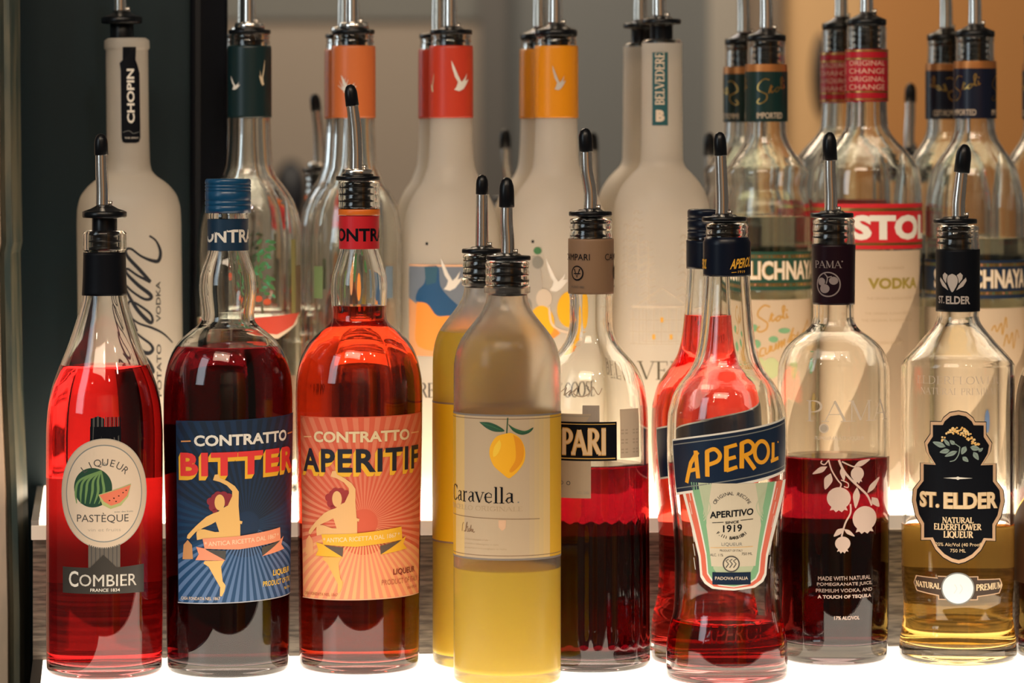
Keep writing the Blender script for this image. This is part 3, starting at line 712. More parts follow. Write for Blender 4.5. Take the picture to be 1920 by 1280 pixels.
a.text('PASTÈQUE', 144, 961, 241, 981, GREYD, 4, slope=0)
a.text('vin et fruits', 165, 990, 226, 996, PR('faint_print', (0.50, 0.42, 0.33)), 4)
a.text('avec des fruits', 214, 958, 250, 961, GREY, 4)
a.build('oval_label', label='oval cream label with a watermelon drawing')
a = Art(combier, 1090, off=0.00045)
a.poly([(112, 1064), (170, 1064), (178, 1056), (194, 1040), (210, 1056), (218, 1064), (274, 1060), (274, 1113), (112, 1113)], PR('charcoal_label', (0.045, 0.04, 0.035), 0.32), 0)
a.text('C', 127, 1071, 147, 1101, WHITE, 2, 0.015); a.text('OMBIER', 149, 1077, 257, 1099, WHITE, 2, 0.015)
a.text('FRANCE 1834', 170, 1103, 224, 1109, WHITE, 2, 0.01)
a.build('nameplate_label', label='charcoal label with cream lettering')

# ---- backs of the labels, seen as bright paper through the liquid
PAPERB = translucent('label_back_paper', (0.95, 0.86, 0.74), 0.75, 0.7)
def backlabel(b, y0, y1, w0, m=PAPERB, label='plain back of the rear label'):
    a = Art(b, (y0+y1)/2, off=0.00015); a.rect(b.cx-w0, y0, b.cx+w0, y1, m, 0)
    return a.build('rear_label', label=label, back=True)
backlabel(combier, 892, 1086, 150)
backlabel(bitter, 790, 1120, 110, PR('navy_label_back', (0.30, 0.10, 0.08)))
backlabel(eld, 985, 1058, 120)

# ---- the two labels with the dancing figure
Z6 = lambda x, y: (310+x/3.2, 760+y/3.2)
def dancer(a, b, dx, dy, c, word, wordcols, k):
    BOLD = 0.04 if word == 'BITTER' else 0.03
    ub = lambda x: bitter.cx+119*math.asin(max(-1, min(1, (x-bitter.cx)/119)))
    def M_(pts): return [(ub(Z6(x, y)[0])+dx, Z6(x, y)[1]+dy) for x, y in pts]
    X0, X1, Y0, Y1 = 320+dx, 606+dx, 786+dy, 1130+dy
    a.rect(X0, Y0, X1, Y1, c['base'], 0)
    ox, oy = 462+dx, 985+dy
    n = 60
    def clipray(a0, a1, r0, r1, m, lev):
        pts = []
        for ang, r in ((a0, r0), (a1, r0), (a1, r1), (a0, r1)):
            x, y = math.cos(ang), math.sin(ang); R_ = r
            lim = 1e9
            if x > 0: lim = min(lim, (X1-2-ox)/x)
            if x < 0: lim = min(lim, (X0+2-ox)/x)
            if y > 0: lim = min(lim, (Y1-2-oy)/y)
            if y < 0: lim = min(lim, (Y0+2-oy)/y)
            R_ = min(R_, lim); pts.append((ox+x*R_, oy+y*R_))
        a.poly(pts, m, lev)
    for i in range(n):
        a0 = 2*PI*i/n; a1 = a0+PI/n
        down = math.sin(a0)
        m = c['r3'] if down > .35 else c['r2'] if down > -.35 else c['r1']
        clipray(a0, a1, 26, 400, m, 1)
        if down > .35: clipray(a1, a1+PI/n, 60, 400, c['r4'], 1)
    a.line([(334+dx, 825+dy), (357+dx, 824+dy)], 2.6, c['dash'], 4); a.line([(562+dx, 822+dy), (590+dx, 822+dy)], 2.6, c['dash'], 4)
    a.text('CONTRATTO', 364+dx, 813+dy, 556+dx, 834+dy, c['name'], 6, 0.035)
    x0, x1, y0, y1 = 332+dx, 588+dx, 846+dy, 890+dy
    sh, fc = wordcols
    for q in range(1, 7): a.text(word, x0-q*0.8, y0+q*1.3, x1-q*0.8, y1+q*1.3, sh, 4+q*.1, BOLD, space=1.12)
    a.text(word, x0, y0, x1, y1, fc, 6.5, BOLD, space=1.12)
    # the dancer
    a.poly(M_([(115, 830), (140, 800), (165, 830), (170, 915), (108, 918)]), c['bag'], 5)
    for x, y, r in ((276, 568, 24), (290, 602, 26), (300, 625, 16), (318, 532, 24), (350, 535, 26), (380, 548, 26), (385, 575, 20), (300, 545, 22), (360, 575, 24)):
        p = M_([(x, y)])[0]; a.ell(p[0], p[1], r/3.2, r/3.2, c['hair'], 5+.05*(x % 5), 16)
    fig = [(290, 440), (300, 408), (322, 405), (330, 428), (372, 448), (415, 480), (438, 515), (437, 600), (444, 690), (460, 695), (456, 712), (447, 708), (447, 790), (240, 790), (195, 800), (192, 760), (200, 735), (240, 735), (300, 752), (325, 752), (305, 690), (280, 705), (235, 725), (190, 750), (150, 795), (135, 790), (140, 770), (190, 715), (250, 660), (290, 640), (320, 630), (345, 610), (375, 595), (400, 540), (400, 510), (370, 475), (330, 452)]
    a.poly(M_(fig), c['skin'], 7)
    p = M_([(328, 575)])[0]; a.ell(p[0], p[1], 9.3, 15, c['skin'], 7, 24)
    a.poly(M_([(240, 925), (355, 925), (335, 962), (345, 1050), (362, 1075), (355, 1110), (340, 1140), (328, 1137), (330, 1085), (300, 1030), (262, 960), (232, 940)]), c['skin2'], 7)
    a.poly(M_([(190, 840), (240, 850), (362, 925), (185, 920), (205, 885)]), c['rib'], 8); a.poly(M_([(245, 856), (365, 866), (360, 922)]), c['fold'], 9)
    a.poly(M_([(575, 915), (680, 836), (703, 815), (690, 862), (708, 893)]), c['rib'], 8); a.poly(M_([(573, 862), (682, 838), (577, 914)]), c['fold'], 9)
    a.poly(M_([(228, 790), (440, 782), (680, 757), (685, 836), (440, 862), (240, 851)]), c['rib'], 10)
    q0 = M_([(240, 846)])[0]; q1 = M_([(672, 796)])[0]
    a.text('★ ANTICA RICETTA DAL 1867 ★'.replace('★', '*'), q0[0], 1013+dy, q1[0], 1022+dy, c['rtext'], 11, 0.01, slope=7)
    a.text('LIQUEUR', 520+dx, 1075+dy, 580+dx, 1088+dy, c['l1'], 6, 0.02)
    a.text('PRODUCT OF ITALY', 496+dx, 1094+dy, 592+dx, 1104+dy, c['l2'], 6, 0.01)
    a.text('75cl 17% vol', 556+dx, 1112+dy, 590+dx, 1117+dy, c['l2'], 6, 0.02)
    a.text('CASA FONDATA NEL 1867', 330+dx, 1117+dy, 413+dx, 1123+dy, c['l3'], 6, 0.01)
    a.line([(X0, Y1-1), (X1, Y1-1)], 1.6, c['edge'], 3)
    a.shear(k, ox)
P_ = PR
a = Art(bitter, 960, off=0.0003, ystep=16)
dancer(a, bitter, 0, 0, dict(base=P_('blue_label', (0.004, 0.024, 0.07)), r1=P_('blue_ray_dark', (0.003, 0.014, 0.036)), r2=P_('blue_ray', (0.004, 0.036, 0.10)), r3=P_('blue_ray_light', (0.085, 0.16, 0.32)), r4=P_('blue_ray_deep', (0.006, 0.05, 0.14)),
  dash=P_('orange_dash', (0.7, 0.30, 0.10)), name=WHITE, skin=TAN, skin2=TAN, bag=P_('bag_print', (0.55, 0.26, 0.10)), hair=P_('hair_print', (0.24, 0.02, 0.035)), rib=P_('salmon_ribbon', (0.82, 0.30, 0.17)), fold=GREYD, rtext=P_('peach_print', (0.9, 0.62, 0.42)),
  l1=P_('yellow_print', (0.80, 0.52, 0.05)), l2=MATS['yellow_print'], l3=CREAM, edge=P_('pale_edge_line', (0.45, 0.45, 0.5))), 'BITTER', (P_('amber_shadow_print', (0.80, 0.42, 0.025)), P_('red_print', (0.72, 0.035, 0.035))), 0.035)
a.build('front_label', label='blue label with sun rays and a dancing figure')
a = Art(aper, 960, off=0.0003, ystep=16)
dancer(a, aper, 220, -5, dict(base=P_('coral_label', (0.66, 0.11, 0.055)), r1=P_('coral_ray_a', (0.72, 0.20, 0.11)), r2=P_('coral_ray_b', (0.76, 0.24, 0.13)), r3=P_('coral_ray_c', (0.82, 0.38, 0.16)), r4=P_('coral_ray_d', (0.78, 0.25, 0.13)),
  dash=P_('peach_dash', (0.8, 0.42, 0.2)), name=P_('straw_print', (0.76, 0.60, 0.36)), skin=P_('sand_print', (0.80, 0.46, 0.19)), skin2=P_('amber_sand_print', (0.84, 0.42, 0.10)), bag=MATS['coral_ray_c'], hair=P_('hair_print_b', (0.34, 0.03, 0.03)), rib=P_('yellow_ribbon', (0.84, 0.45, 0.03)), fold=P_('grey_fold', (0.12, 0.08, 0.06)), rtext=P_('cream_ribbon_text', (0.9, 0.68, 0.4)),
  l1=P_('wine_print', (0.22, 0.03, 0.02)), l2=P_('terracotta_print', (0.50, 0.15, 0.07)), l3=MATS['terracotta_print'], edge=P_('coral_edge_line', (0.8, 0.45, 0.3))), 'APERITIF', (MATS['yellow_ribbon'], P_('ink_print', (0.008, 0.012, 0.025))), 0.018)
a.build('front_label', label='coral label with sun rays and a dancing figure')
# neck bands that run all round
def band_text(b, name, y0, y1, base, word, ty0, ty1, m, x_first, pitch, nrep, bold=0.03, label=None, extra=None, off=0.0005):
    a = Art(b, (y0+y1)/2, off=off, step=4); full = PI*a.R
    a.rect(b.cx-full, y0, b.cx+full, y1, base, 0)
    for i in range(nrep): a.text(word, x_first+i*pitch, ty0, x_first+i*pitch+pitch*.86, ty1, m, 1.5, bold)
    if extra: extra(a)
    return a.build(name, label=label)
band_text(bitter, 'neck_band', 411, 470, PR('petrol_band', (0.004, 0.028, 0.065), 0.4), 'CONTRATTO', 430, 455, WHITE, 350, 239, 1, label='dark blue neck band with white lettering')
band_text(aper, 'neck_band', 405, 467, PR('red_band', (0.56, 0.012, 0.022), 0.4), 'CONTRATTO', 428, 453, BLACK, 598, 236, 1, label='red neck band with black lettering')
aper.ring('neck_collar', 392, 403, PR('orange_plastic_ring', (0.72, 0.16, 0.015), 0.35), hw=39, label='orange plastic ring')

# ---- lemon label
a = Art(car1, 915, off=0.0002); cxx = car1.cx
CARL = translucent('lemon_label_paper', (0.66, 0.51, 0.34), 0.3, 0.55); CARY = translucent('lemon_label_show_through', (0.86, 0.50, 0.035), 0.35, 0.55); CARM = translucent('lemon_label_glow_blend', (0.84, 0.60, 0.26), 0.3, 0.55)  # warm and yellow tones: glow through from the bottle behind, painted in
fullw = PI*a.R
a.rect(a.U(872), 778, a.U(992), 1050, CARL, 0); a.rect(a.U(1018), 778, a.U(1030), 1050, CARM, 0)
for q, (x0_, x1_) in enumerate(((992, 1001), (1001, 1010), (1010, 1018))): a.rect(a.U(x0_), 778, a.U(x1_), 1050, translucent('lemon_label_glow_step_%s' % 'abc'[q], (0.70+.04*q, 0.533+.022*q, 0.32-.02*q), 0.3, 0.55), 0)
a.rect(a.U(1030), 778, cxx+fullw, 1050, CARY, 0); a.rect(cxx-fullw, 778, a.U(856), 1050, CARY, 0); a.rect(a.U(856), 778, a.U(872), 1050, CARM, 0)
BR = P_('bronze_line', (0.22, 0.12, 0.06)); BRG = P_('bronze_grey_line', (0.20, 0.17, 0.15))
for y, w_, m in ((779, 3.5, BRG), (785.5, 1.2, BR), (1042, 1.2, BR), (1049, 3.5, BRG)): a.rect(cxx-fullw, y-w_/2, cxx+fullw, y+w_/2, m, 1)
LM = P_('lemon_peel', (0.86, 0.42, 0.012)); LM2 = P_('lemon_peel_dark', (0.74, 0.28, 0.008)); LM3 = P_('lemon_peel_light', (0.88, 0.55, 0.04)); LF = P_('leaf_dark_green', (0.015, 0.075, 0.035)); LF2 = P_('leaf_mid_green', (0.04, 0.16, 0.06))
a.poly(smoothline([(951, 812), (932, 818), (920, 835), (918, 853), (926, 873), (940, 886), (953, 896), (960, 893), (972, 882), (983, 864), (984, 842), (975, 822), (960, 812), (951, 812)], 5)[:-1], LM, 2)
a.poly(smoothline([(962, 815), (977, 826), (982, 845), (978, 866), (962, 884), (955, 882), (966, 862), (966, 836), (962, 815)], 5)[:-1], LM2, 3)
a.poly(smoothline([(937, 824), (927, 838), (925, 856), (934, 850), (940, 834), (937, 824)], 5)[:-1], LM3, 3)
a.line([(952, 783), (951, 798), (950, 812)], 2.2, LF, 3)
a.poly(smoothline([(897, 792), (918, 792), (936, 799), (946, 808), (928, 809), (912, 803), (897, 792)], 5)[:-1], LF, 2)
a.poly(smoothline([(952, 794), (966, 803), (984, 808), (1001, 802), (994, 811), (978, 815), (962, 808), (952, 794)], 5)[:-1], LF, 2)
a.line([(903, 794), (922, 799), (940, 806)], 1.2, LF2, 3); a.line([(957, 799), (976, 810), (995, 807)], 1.2, LF2, 3)
serif(a, 'Caravella', a.U(853)-6, 914, 965, 943, BLACK, 3, 0.9); a.text('.', 970, 940, 973, 943, GREY, 3)
PAL = P_('pale_bronze_print', (0.50, 0.36, 0.22))
serif(a, 'LIMONCELLO ORIGINALE', a.U(853)-40, 950, 980, 958, PAL, 3, 1.0)
a.line([(a.U(852)-10, 970), (1015, 974)], 1.0, BR, 2)
sc_ = lambda pts: [(840+x/4.13, 760+y/4.13) for x, y in pts]
a.line(sc_([(55, 990), (62, 940), (75, 920)]), 1.3, BR, 3, smooth=True)
a.line(sc_([(80, 985), (95, 985), (108, 930), (118, 920), (100, 990)]), 1.2, BR, 3, smooth=True)
a.line(sc_([(108, 960), (125, 950), (118, 985), (130, 985), (140, 962), (132, 975), (142, 988), (150, 965), (160, 935), (152, 985), (165, 965), (168, 988), (178, 965), (180, 990), (195, 985)]), 1.2, BR, 3, smooth=True)
a.poly([(935, 975), (949, 975), (948, 990), (942, 995), (935, 988)], P_('faded_seal', (0.68, 0.42, 0.26)), 2)
for i, (x1, y) in enumerate(((905, 1012), (925, 1020), (940, 1028))): a.text('prodotto e imbottigliato in italia', 862, y, x1+10, y+3.4, PAL, 2)
a.build('wrap_label', label='cream wrap label with a lemon, yellow show-through painted at its sides')
a = Art(car2, 905, off=0.0002); fullw = PI*a.R
YS = HZ-HZ/kk
yy = lambda y: HZ+(y-HZ)*car1.D/car2.D-4
a.rect(car2.cx-fullw, yy(780), car2.cx+fullw, yy(1048), translucent('deep_yellow_label', (0.90, 0.50, 0.01), 0.45, 0.5), 0)
for y, w_, m in ((779, 3.5, BR), (1049, 3.5, BR)): a.rect(car2.cx-fullw, yy(y)-w_/2, car2.cx+fullw, yy(y)+w_/2, m, 1)
a.build('wrap_label', label='deep yellow wrap label with bronze lines')

# ---- black-labelled bitter
a = Art(camp, 830, off=0.0003)
GLD = P_('gold_print', (0.62, 0.38, 0.10)); CR = P_('tan_cream_print', (0.74, 0.52, 0.30))
KR = P_('kraft_label', (0.42, 0.32, 0.22)); KR2 = P_('kraft_label_grey', (0.33, 0.28, 0.22))
a.rect(992, 776, 1108, 934, KR, 0); a.rect(1092, 760, 1124, 800, P_('grey_tab', (0.34, 0.28, 0.23)), 0)
a.rect(992, 779, 1108, 781, KR2, 1)
a.rect(978, 791, 1157, 864, BLACK, 2); a.rect(980, 794.5, 1154, 796, GLD, 3); a.rect(980, 858.5, 1154, 860.5, GLD, 3)
serif(a, 'CAMPARI', 968, 806, 1137, 850, P_('gold_letter_edge', (0.60, 0.32, 0.07)), 4, 1.35, slab=0.14)
serif(a, 'CAMPARI', 968, 806, 1137, 850, CR, 5, 1.05, slab=0.10)
a.ell(1066, 906, 4, 4, GREYD, 2, 16); a.ell(1066, 906, 2.6, 2.6, KR, 3, 16)
a.text('MILANO', 1020, 902, 1056, 909, GREYD, 2); a.text('ACL. 24%', 1082, 921, 1104, 926, KR2, 2)
a.build('front_label', label='black label with large cream letters over a kraft panel')
a = Art(camp, 780, off=0.0003); EM = P_('embossed_print', (0.48, 0.37, 0.27))
a.line([(1046, 736), (1058, 728), (1054, 742), (1068, 732), (1064, 742), (1082, 726), (1074, 738), (1090, 744), (1104, 738), (1112, 726), (1122, 740), (1130, 728)], 1.8, EM, 0, smooth=True)
a.build('engraved_signature', label='faint printed signature')
a = Art(camp, 780, off=0.0003); a.rect(1164, 768, 1212, 794, P_('pale_print_ground', (0.64, 0.50, 0.36)), 0); a.rect(1164, 794, 1212, 860, MATS['pale_print_ground'], 0)
for r in range(9):
    for c_ in range(5):
        if (r*c_+r) % 3: a.rect(1166+c_*9, 800+r*6, 1166+c_*9+6, 803+r*6, P_('embossed_dots', (0.50, 0.38, 0.27)), 1)
a.build('printed_panel', label='pale small print panel')

def camp_extra(a):
    for x in (1044, 1134):
        a.text('CAMPARI', x, 476, x+62, 488, BLACK, 1.5, 0.0); x += 16
        a.ell(x+22, 512, 13, 14, BLACK, 1.2, 24); a.ell(x+22, 512, 10.5, 11.5, MATS['kraft_paper'], 1.4, 24)
        a.line([(x+16, 504), (x+22, 520), (x+28, 504)], 2.6, BLACK, 1.6); a.line([(x+15, 513), (x+29, 513)], 2, BLACK, 1.6)
        a.text('MILANO 1860', x+8, 536, x+36, 540, GREYD, 1.5)
a = Art(camp, 500, off=0.0010); camp_extra(a); a.build('neck_lettering', label='black lettering and crest on the brown neck band')

# ---- slanted navy label
a = Art(ape1, 860, off=0.0003, ystep=8)
U = a.U
NV = P_('deep_navy_label', (0.004, 0.016, 0.045), 0.35)
L, R_ = U(1263), U(1471)
a.poly([(L, 829), (R_, 786), (R_-2, 890), (L+8, 934)], WHITE, 0)
a.poly([(L+2, 832), (R_-2, 790), (R_-4, 885), (L+9, 929)], NV, 1)
a.poly([(L+5, 838), (R_-5, 796), (R_-5, 798), (L+5, 840)], GREY, 2); a.poly([(L+11, 920), (R_-6, 877), (R_-6, 879), (L+11, 922)], GREY, 2)
OR = P_('orange_lettering', (0.82, 0.36, 0.012))
ln = lambda pts, w_=8.5: a.line([(U(x), y) for x, y in pts], w_, OR, 3)
ln([(1288, 908), (1297, 870), (1310, 848)]); ln([(1306, 846), (1310, 898)]); ln([(1292, 886), (1309, 880)], 7)
ln([(1327, 894), (1327, 846)]); a.line([(U(x), y) for x, y in [(1325, 848), (1340, 842), (1350, 852), (1346, 864), (1328, 872)]], 7.5, OR, 3, smooth=True)
ln([(1362, 884), (1362, 838)]); ln([(1358, 840), (1381, 833)], 7); ln([(1362, 861), (1379, 856)], 7); ln([(1362, 882), (1382, 875)], 7)
ln([(1390, 878), (1390, 830)]); a.line([(U(x), y) for x, y in [(1388, 832), (1402, 827), (1411, 836), (1407, 848), (1391, 855)]], 7.5, OR, 3, smooth=True); ln([(1396, 854), (1414, 880)], 8)
a.line([(U(x), y) for x, y in ellipse(1426, 848, 12.5, 20, 28)], 7.5, OR, 3, closed=True)
ln([(1447, 868), (1447, 832)], 8); ln([(1443, 867), (1457, 862)], 7)
a.ell(U(1456), 832, 1.8, 1.8, OR, 3, 10)
a.build('name_label', label='slanted navy label with orange lettering')
a = Art(ape1, 1000, off=0.0002, ystep=8); U = a.U; c0 = 1372
def shield(g, top, bot):
    l0, r0, l1, r1 = 1284+g, 1462-g, 1313+g*.8, 1437-g*.8
    return [(U(l0), top), (U(r0), top), (U(r1+3), bot-60), (U(r1), bot-26), (U(r1-6), bot-14), (U(r1-22), bot-4), (U(c0+4), bot), (U(l1+22), bot-3), (U(l1+8), bot-12), (U(l1), bot-24), (U(l1-3), bot-60)]
GRN = P_('soft_green_print', (0.20, 0.42, 0.22)); RDS = P_('coral_red_print', (0.70, 0.13, 0.07)); MINT = P_('pale_mint_print', (0.46, 0.52, 0.34)); PC = P_('parchment_print', (0.64, 0.56, 0.42))
a.poly(shield(0, 905, 1107), WHITE, 0); a.poly(shield(5, 905, 1103), RDS, 1); a.poly(shield(16, 905, 1101), WHITE, 2); a.poly(shield(19, 905, 1099), GRN, 3)
a.poly(shield(31, 905, 1090), MINT, 4); a.poly([(U(1338), 905), (U(1410), 905), (U(1424), 985), (U(1416), 1062), (U(1334), 1062), (U(1326), 985)], PC, 5)
for q in range(6):
    for x0_, sg in ((1298, 1), (1448, -1)): a.line([(U(x0_+sg*q*.6), 918+q*26), (U(x0_+sg*(q*.6+3)), 940+q*26)], 1.2, WHITE, 2.5)
for sg, xb in ((1, 1320), (-1, 1428)):
    for q in range(3): a.line([(U(xb+sg*q*5), 920+q*7), (U(xb+sg*(q*5+4)), 945+q*4), (U(xb+sg*2), 965+q*6)], 1.8, MINT, 6, smooth=True)
a.arc('ORIGINAL RECIPE', U(1372), 958, 31, -64, 66, 9, GREYD, 7, 0.01)
a.text('APERITIVO', U(1333), 959, U(1409), 972, BLACK, 7, 0.03, slope=7); a.text('SINCE', U(1360), 977, U(1384), 982, BLACK, 7, 0.03, slope=2)
a.line([(U(1337), 980), (U(1357), 978.5)], 1.2, BLACK, 7); a.line([(U(1387), 975), (U(1409), 973)], 1.2, BLACK, 7)
a.text('1919', U(1356), 984, U(1390), 998, BLACK, 7, 0.02, slope=2)
a.arc('F.lli BARBIERI', U(1372), 970, 41, 224, 136, 8, BLACK, 7, 0.03, inside=True)
a.text('LIQUEUR', U(1353), 1017, U(1391), 1024, GREY, 7); a.line([(U(1333), 1027), (U(1411), 1025)], 1, TAN, 7)
a.text('PRODUCT OF ITALY', U(1350), 1030, U(1392), 1034, GREYD, 7); a.text('ALC. 11%', U(1332), 1038, U(1356), 1043, GREYD, 7); a.text('750 ML', U(1390), 1036, U(1410), 1041, GREYD, 7)
a.ell(U(1371), 1057, 16, 15.5, GREYD, 8, 28); a.ell(U(1371), 1057, 13.5, 13, PC, 9, 28)
for dx_ in (-8, -1, 6): a.line([(U(1371+dx_)+3, 1048), (U(1371+dx_)-2, 1051), (U(1371+dx_)+3, 1057), (U(1371+dx_)-2, 1064)], 2, GREYD, 10)
a.rect(U(1336), 1073, U(1407), 1096, NV, 8); a.text('PADOVA·ITALIA', U(1341), 1081, U(1402), 1087, CREAM, 9, 0.02)
a.build('shield_label', label='green and red framed shield label')
a = Art(ape1, 495, off=0.0010); U = a.U
a.text('APEROL', 1368, 486, 1413, 505, P_('gold_orange_print', (0.80, 0.42, 0.04)), 1, 0.03, slope=5, shear=4); a.line([(1371, 511), (1380, 510)], 1, MATS['gold_orange_print'], 1); a.text('1919', 1383, 507, 1398, 512, MATS['gold_orange_print'], 1)
a.text('APEROL', 1290, 486, 1320, 505, MATS['gold_orange_print'], 1, 0.03, shear=4)
a.build('neck_lettering', label='gold lettering on the neck foil')
# raised lettering in the glass near the foot
a = Art(ape1, 1200, off=0.0002, ystep=8); U = a.U
a.text('APEROL', 1315, 1176, 1440, 1212, GLASS, 3, -0.006, slope=10, shear=6); a.text('MADE IN ITALY', 1345, 1218, 1410, 1226, GLASS, 3, slope=4)
a.build('embossed_lettering', label='raised glass lettering', gap=0.0002)
a = Art(ape2, 860, off=0.0003, ystep=8); U = a.U
f2 = lambda y: HZ+(y-HZ)*ape1.D/ape2.D
a.poly([(U(1233), f2(826)), (1500, f2(770)), (1500, f2(880)), (U(1237), f2(926))], WHITE, 0); a.poly([(U(1234), f2(829)), (1498, f2(773)), (1498, f2(876)), (U(1238), f2(922))], NV, 1)
a.build('name_label', label='slanted navy label, mostly hidden')

# ---- pomegranate bottle
a = Art(pama, 960, off=0.0002); U = a.U
PK = P_('pale_pink_print', (0.66, 0.50, 0.42))
zz = lambda pts: [(U(1500+x/3.2), 840+y/3.2) for x, y in pts]
def leaf(p0, p1, wd):
    (x0, y0), (x1, y1) = p0, p1; dx, dy = x1-x0, y1-y0; l = math.hypot(dx, dy); nx, ny = -dy/l*wd, dx/l*wd
    a.poly(zz(smoothline([(x0, y0), (x0+dx*.35+nx, y0+dy*.35+ny), (x0+dx*.7+nx*.7, y0+dy*.7+ny*.7), (x1, y1), (x0+dx*.7-nx*.7, y0+dy*.7-ny*.7), (x0+dx*.35-nx, y0+dy*.35-ny), (x0, y0)], 4)[:-1]), PK, 1)
st = lambda pts, w0=2.6: a.line(zz(pts), w0, PK, 1.3, smooth=True)
def fruit(x, y, rx, ry):
    a.poly(zz(ellipse(x, y, rx, ry, 36)), PK, 1)
    b_ = y+ry
    a.poly(zz([(x-rx*.6, b_-ry*.25), (x+rx*.6, b_-ry*.25), (x+rx*.75, b_+8), (x+rx*.45, b_+3), (x+rx*.25, b_+18), (x, b_+6), (x-rx*.25, b_+18), (x-rx*.45, b_+3), (x-rx*.75, b_+8)]), PK, 1.1)
st([(172, 70), (190, 130), (225, 190), (245, 215), (240, 235)]); st([(232, 70), (258, 130), (300, 185), (360, 245), (400, 290), (425, 350)], 4.2); st([(250, 80), (300, 105), (330, 115)])
st([(300, 335), (300, 390), (270, 450), (248, 530)], 3.2); st([(245, 190), (285, 210), (285, 235), (262, 230)], 2); st([(172, 72), (150, 98), (128, 90), (135, 75)], 2.2)
leaf((165, 110), (78, 158), 16); leaf((185, 150), (152, 248), 24); leaf((250, 110), (262, 195), 16); leaf((320, 110), (415, 70), 16); leaf((398, 275), (470, 182), 16); leaf((338, 235), (330, 362), 20); leaf((425, 300), (470, 362), 20); leaf((255, 480), (202, 530), 16); leaf((262, 485), (325, 530), 12)
fruit(232, 300, 70, 66); fruit(340, 155, 38, 42); fruit(383, 425, 70, 74); fruit(255, 572, 45, 42)
for i, t in enumerate(('MADE WITH NATURAL', 'POMEGRANATE JUICE,', 'PREMIUM VODKA, AND', 'A TOUCH OF TEQUILA')):
    x0_, x1_ = ((1534, 1637), (1532, 1641), (1530, 1641), (1533, 1639))[i]
    a.text(t, x0_, 1081+i*11.7, x1_, 1088.5+i*11.7, PK, 1, 0.03, slope=1.5)
a.text('17% ALC/VOL', 1564, 1155, 1613, 1162, PK, 1, 0.03)
FP = P_('faint_etched_print', (0.62, 0.53, 0.43))
serif(a, 'PAMA', U(1512), 752, U(1662)-8, 790, FP, 1, 0.8, slope=1); a.text('POMEGRANATE LIQUEUR', 1528, 818, 1622, 826, FP, 1)
a.ell(1545, 803, 9, 9, FP, 1, 20); a.ell(1545, 803, 6.5, 6.5, P_('faint_etch_inner', (0.45, 0.38, 0.3)), 1.5, 20)
a.build('printed_decoration', label='pale pink fruit branches and lettering printed on the glass')
a = Art(pama, 520, off=0.0010); GP = P_('grey_pink_print', (0.26, 0.21, 0.20))
serif(a, 'PAMA', 1526, 489, 1577, 502, GP, 1, 1.0); a.ell(1578, 490, 1.6, 1.6, GP, 1, 8)
a.line(ellipse(1553, 533, 21.5, 22.5, 40), 2.4, GP, 1, closed=True)
a.ell(1541, 528, 7, 7.5, GP, 1, 20); a.ell(1563, 526, 8, 7.5, GP, 1, 20); a.ell(1547, 541, 9, 8.5, GP, 1, 20); a.line([(1546, 512), (1552, 520), (1550, 532)], 2, GP, 1.2, smooth=True); a.line([(1552, 520), (1560, 518)], 2, GP, 1.2)
a.build('neck_lettering', label='grey pink emblem on the neck foil')

# ---- elderflower bottle
a = Art(eld, 930, off=0.0003); U = a.U
zz = lambda x, y: (1690+x/3.281, 760+y/3.281)
half = [(352, 35), (300, 45), (262, 78), (250, 103), (185, 105), (185, 180), (150, 235), (160, 290), (205, 365), (200, 382), (125, 358), (125, 470), (82, 530), (75, 600), (95, 690), (128, 745), (128, 838), (185, 832), (215, 890), (260, 935), (310, 962), (352, 972)]
half[8:11] = [(205, 362), (125, 362)]
def outline(g):
    L_ = [(x, y) for x, y in half]; cxm, cym = 352, 500
    L_ = [(352-(352-x)*(1-g/277.0)-(0), cym+(y-cym)*(1-g/470.0)) for x, y in L_]
    Rr = [(704-x-4, y) for x, y in L_[::-1]]
    return [(U(zz(x, y)[0]), zz(x, y)[1]) for x, y in L_+Rr[1:-1]]
a.poly(outline(-6), BLACK, 0); a.poly(outline(0), P_('rose_gold_print', (0.62, 0.40, 0.24)), 1); a.poly(outline(22), BLACK, 2)
E_ = lambda x, y: (U(zz(x, y)[0]), zz(x, y)[1])
random.seed(3)
for i in range(90):
    u_ = random.random(); x = 250+u_*225; y = 195-75*math.sin(PI*min(1, u_*1.15))**0.8+random.random()*(25+45*u_)
    p = E_(x, y+10); a.ell(p[0], p[1], 2.0, 1.8, P_('elder_bloom', (0.78, 0.46, 0.14)) if i % 3 else P_('elder_bloom_light', (0.85, 0.62, 0.30)), 3+.01*i, 7)
LV = P_('sage_leaf', (0.24, 0.31, 0.27)); LV2 = P_('sage_leaf_dark', (0.10, 0.16, 0.14))
for (x0, y0, x1, y1, wd) in ((275, 255, 198, 228, 24), (300, 250, 262, 205, 16), (300, 275, 240, 290, 22), (330, 240, 300, 215, 18), (345, 280, 270, 315, 20), (395, 250, 370, 300, 24), (420, 255, 480, 270, 24), (440, 285, 470, 335, 22), (375, 315, 410, 345, 20), (470, 285, 497, 262, 14)):
    dx, dy = x1-x0, y1-y0; l = math.hypot(dx, dy); nx, ny = -dy/l*wd*.7, dx/l*wd*.7
    a.poly([E_(*q) for q in smoothline([(x0, y0), (x0+dx*.4+nx, y0+dy*.4+ny), (x1, y1), (x0+dx*.4-nx, y0+dy*.4-ny), (x0, y0)], 5)[:-1]], LV, 4.2)
    a.line([E_(x0, y0), E_(x0+dx*.8, y0+dy*.8)], .8, LV2, 4.5)
a.line([E_(*q) for q in ((360, 255), (352, 300), (330, 335), (300, 345))], 1.8, LV, 4.4, smooth=True); a.line([E_(*q) for q in ((360, 255), (330, 235))], 1.5, LV, 4.4)
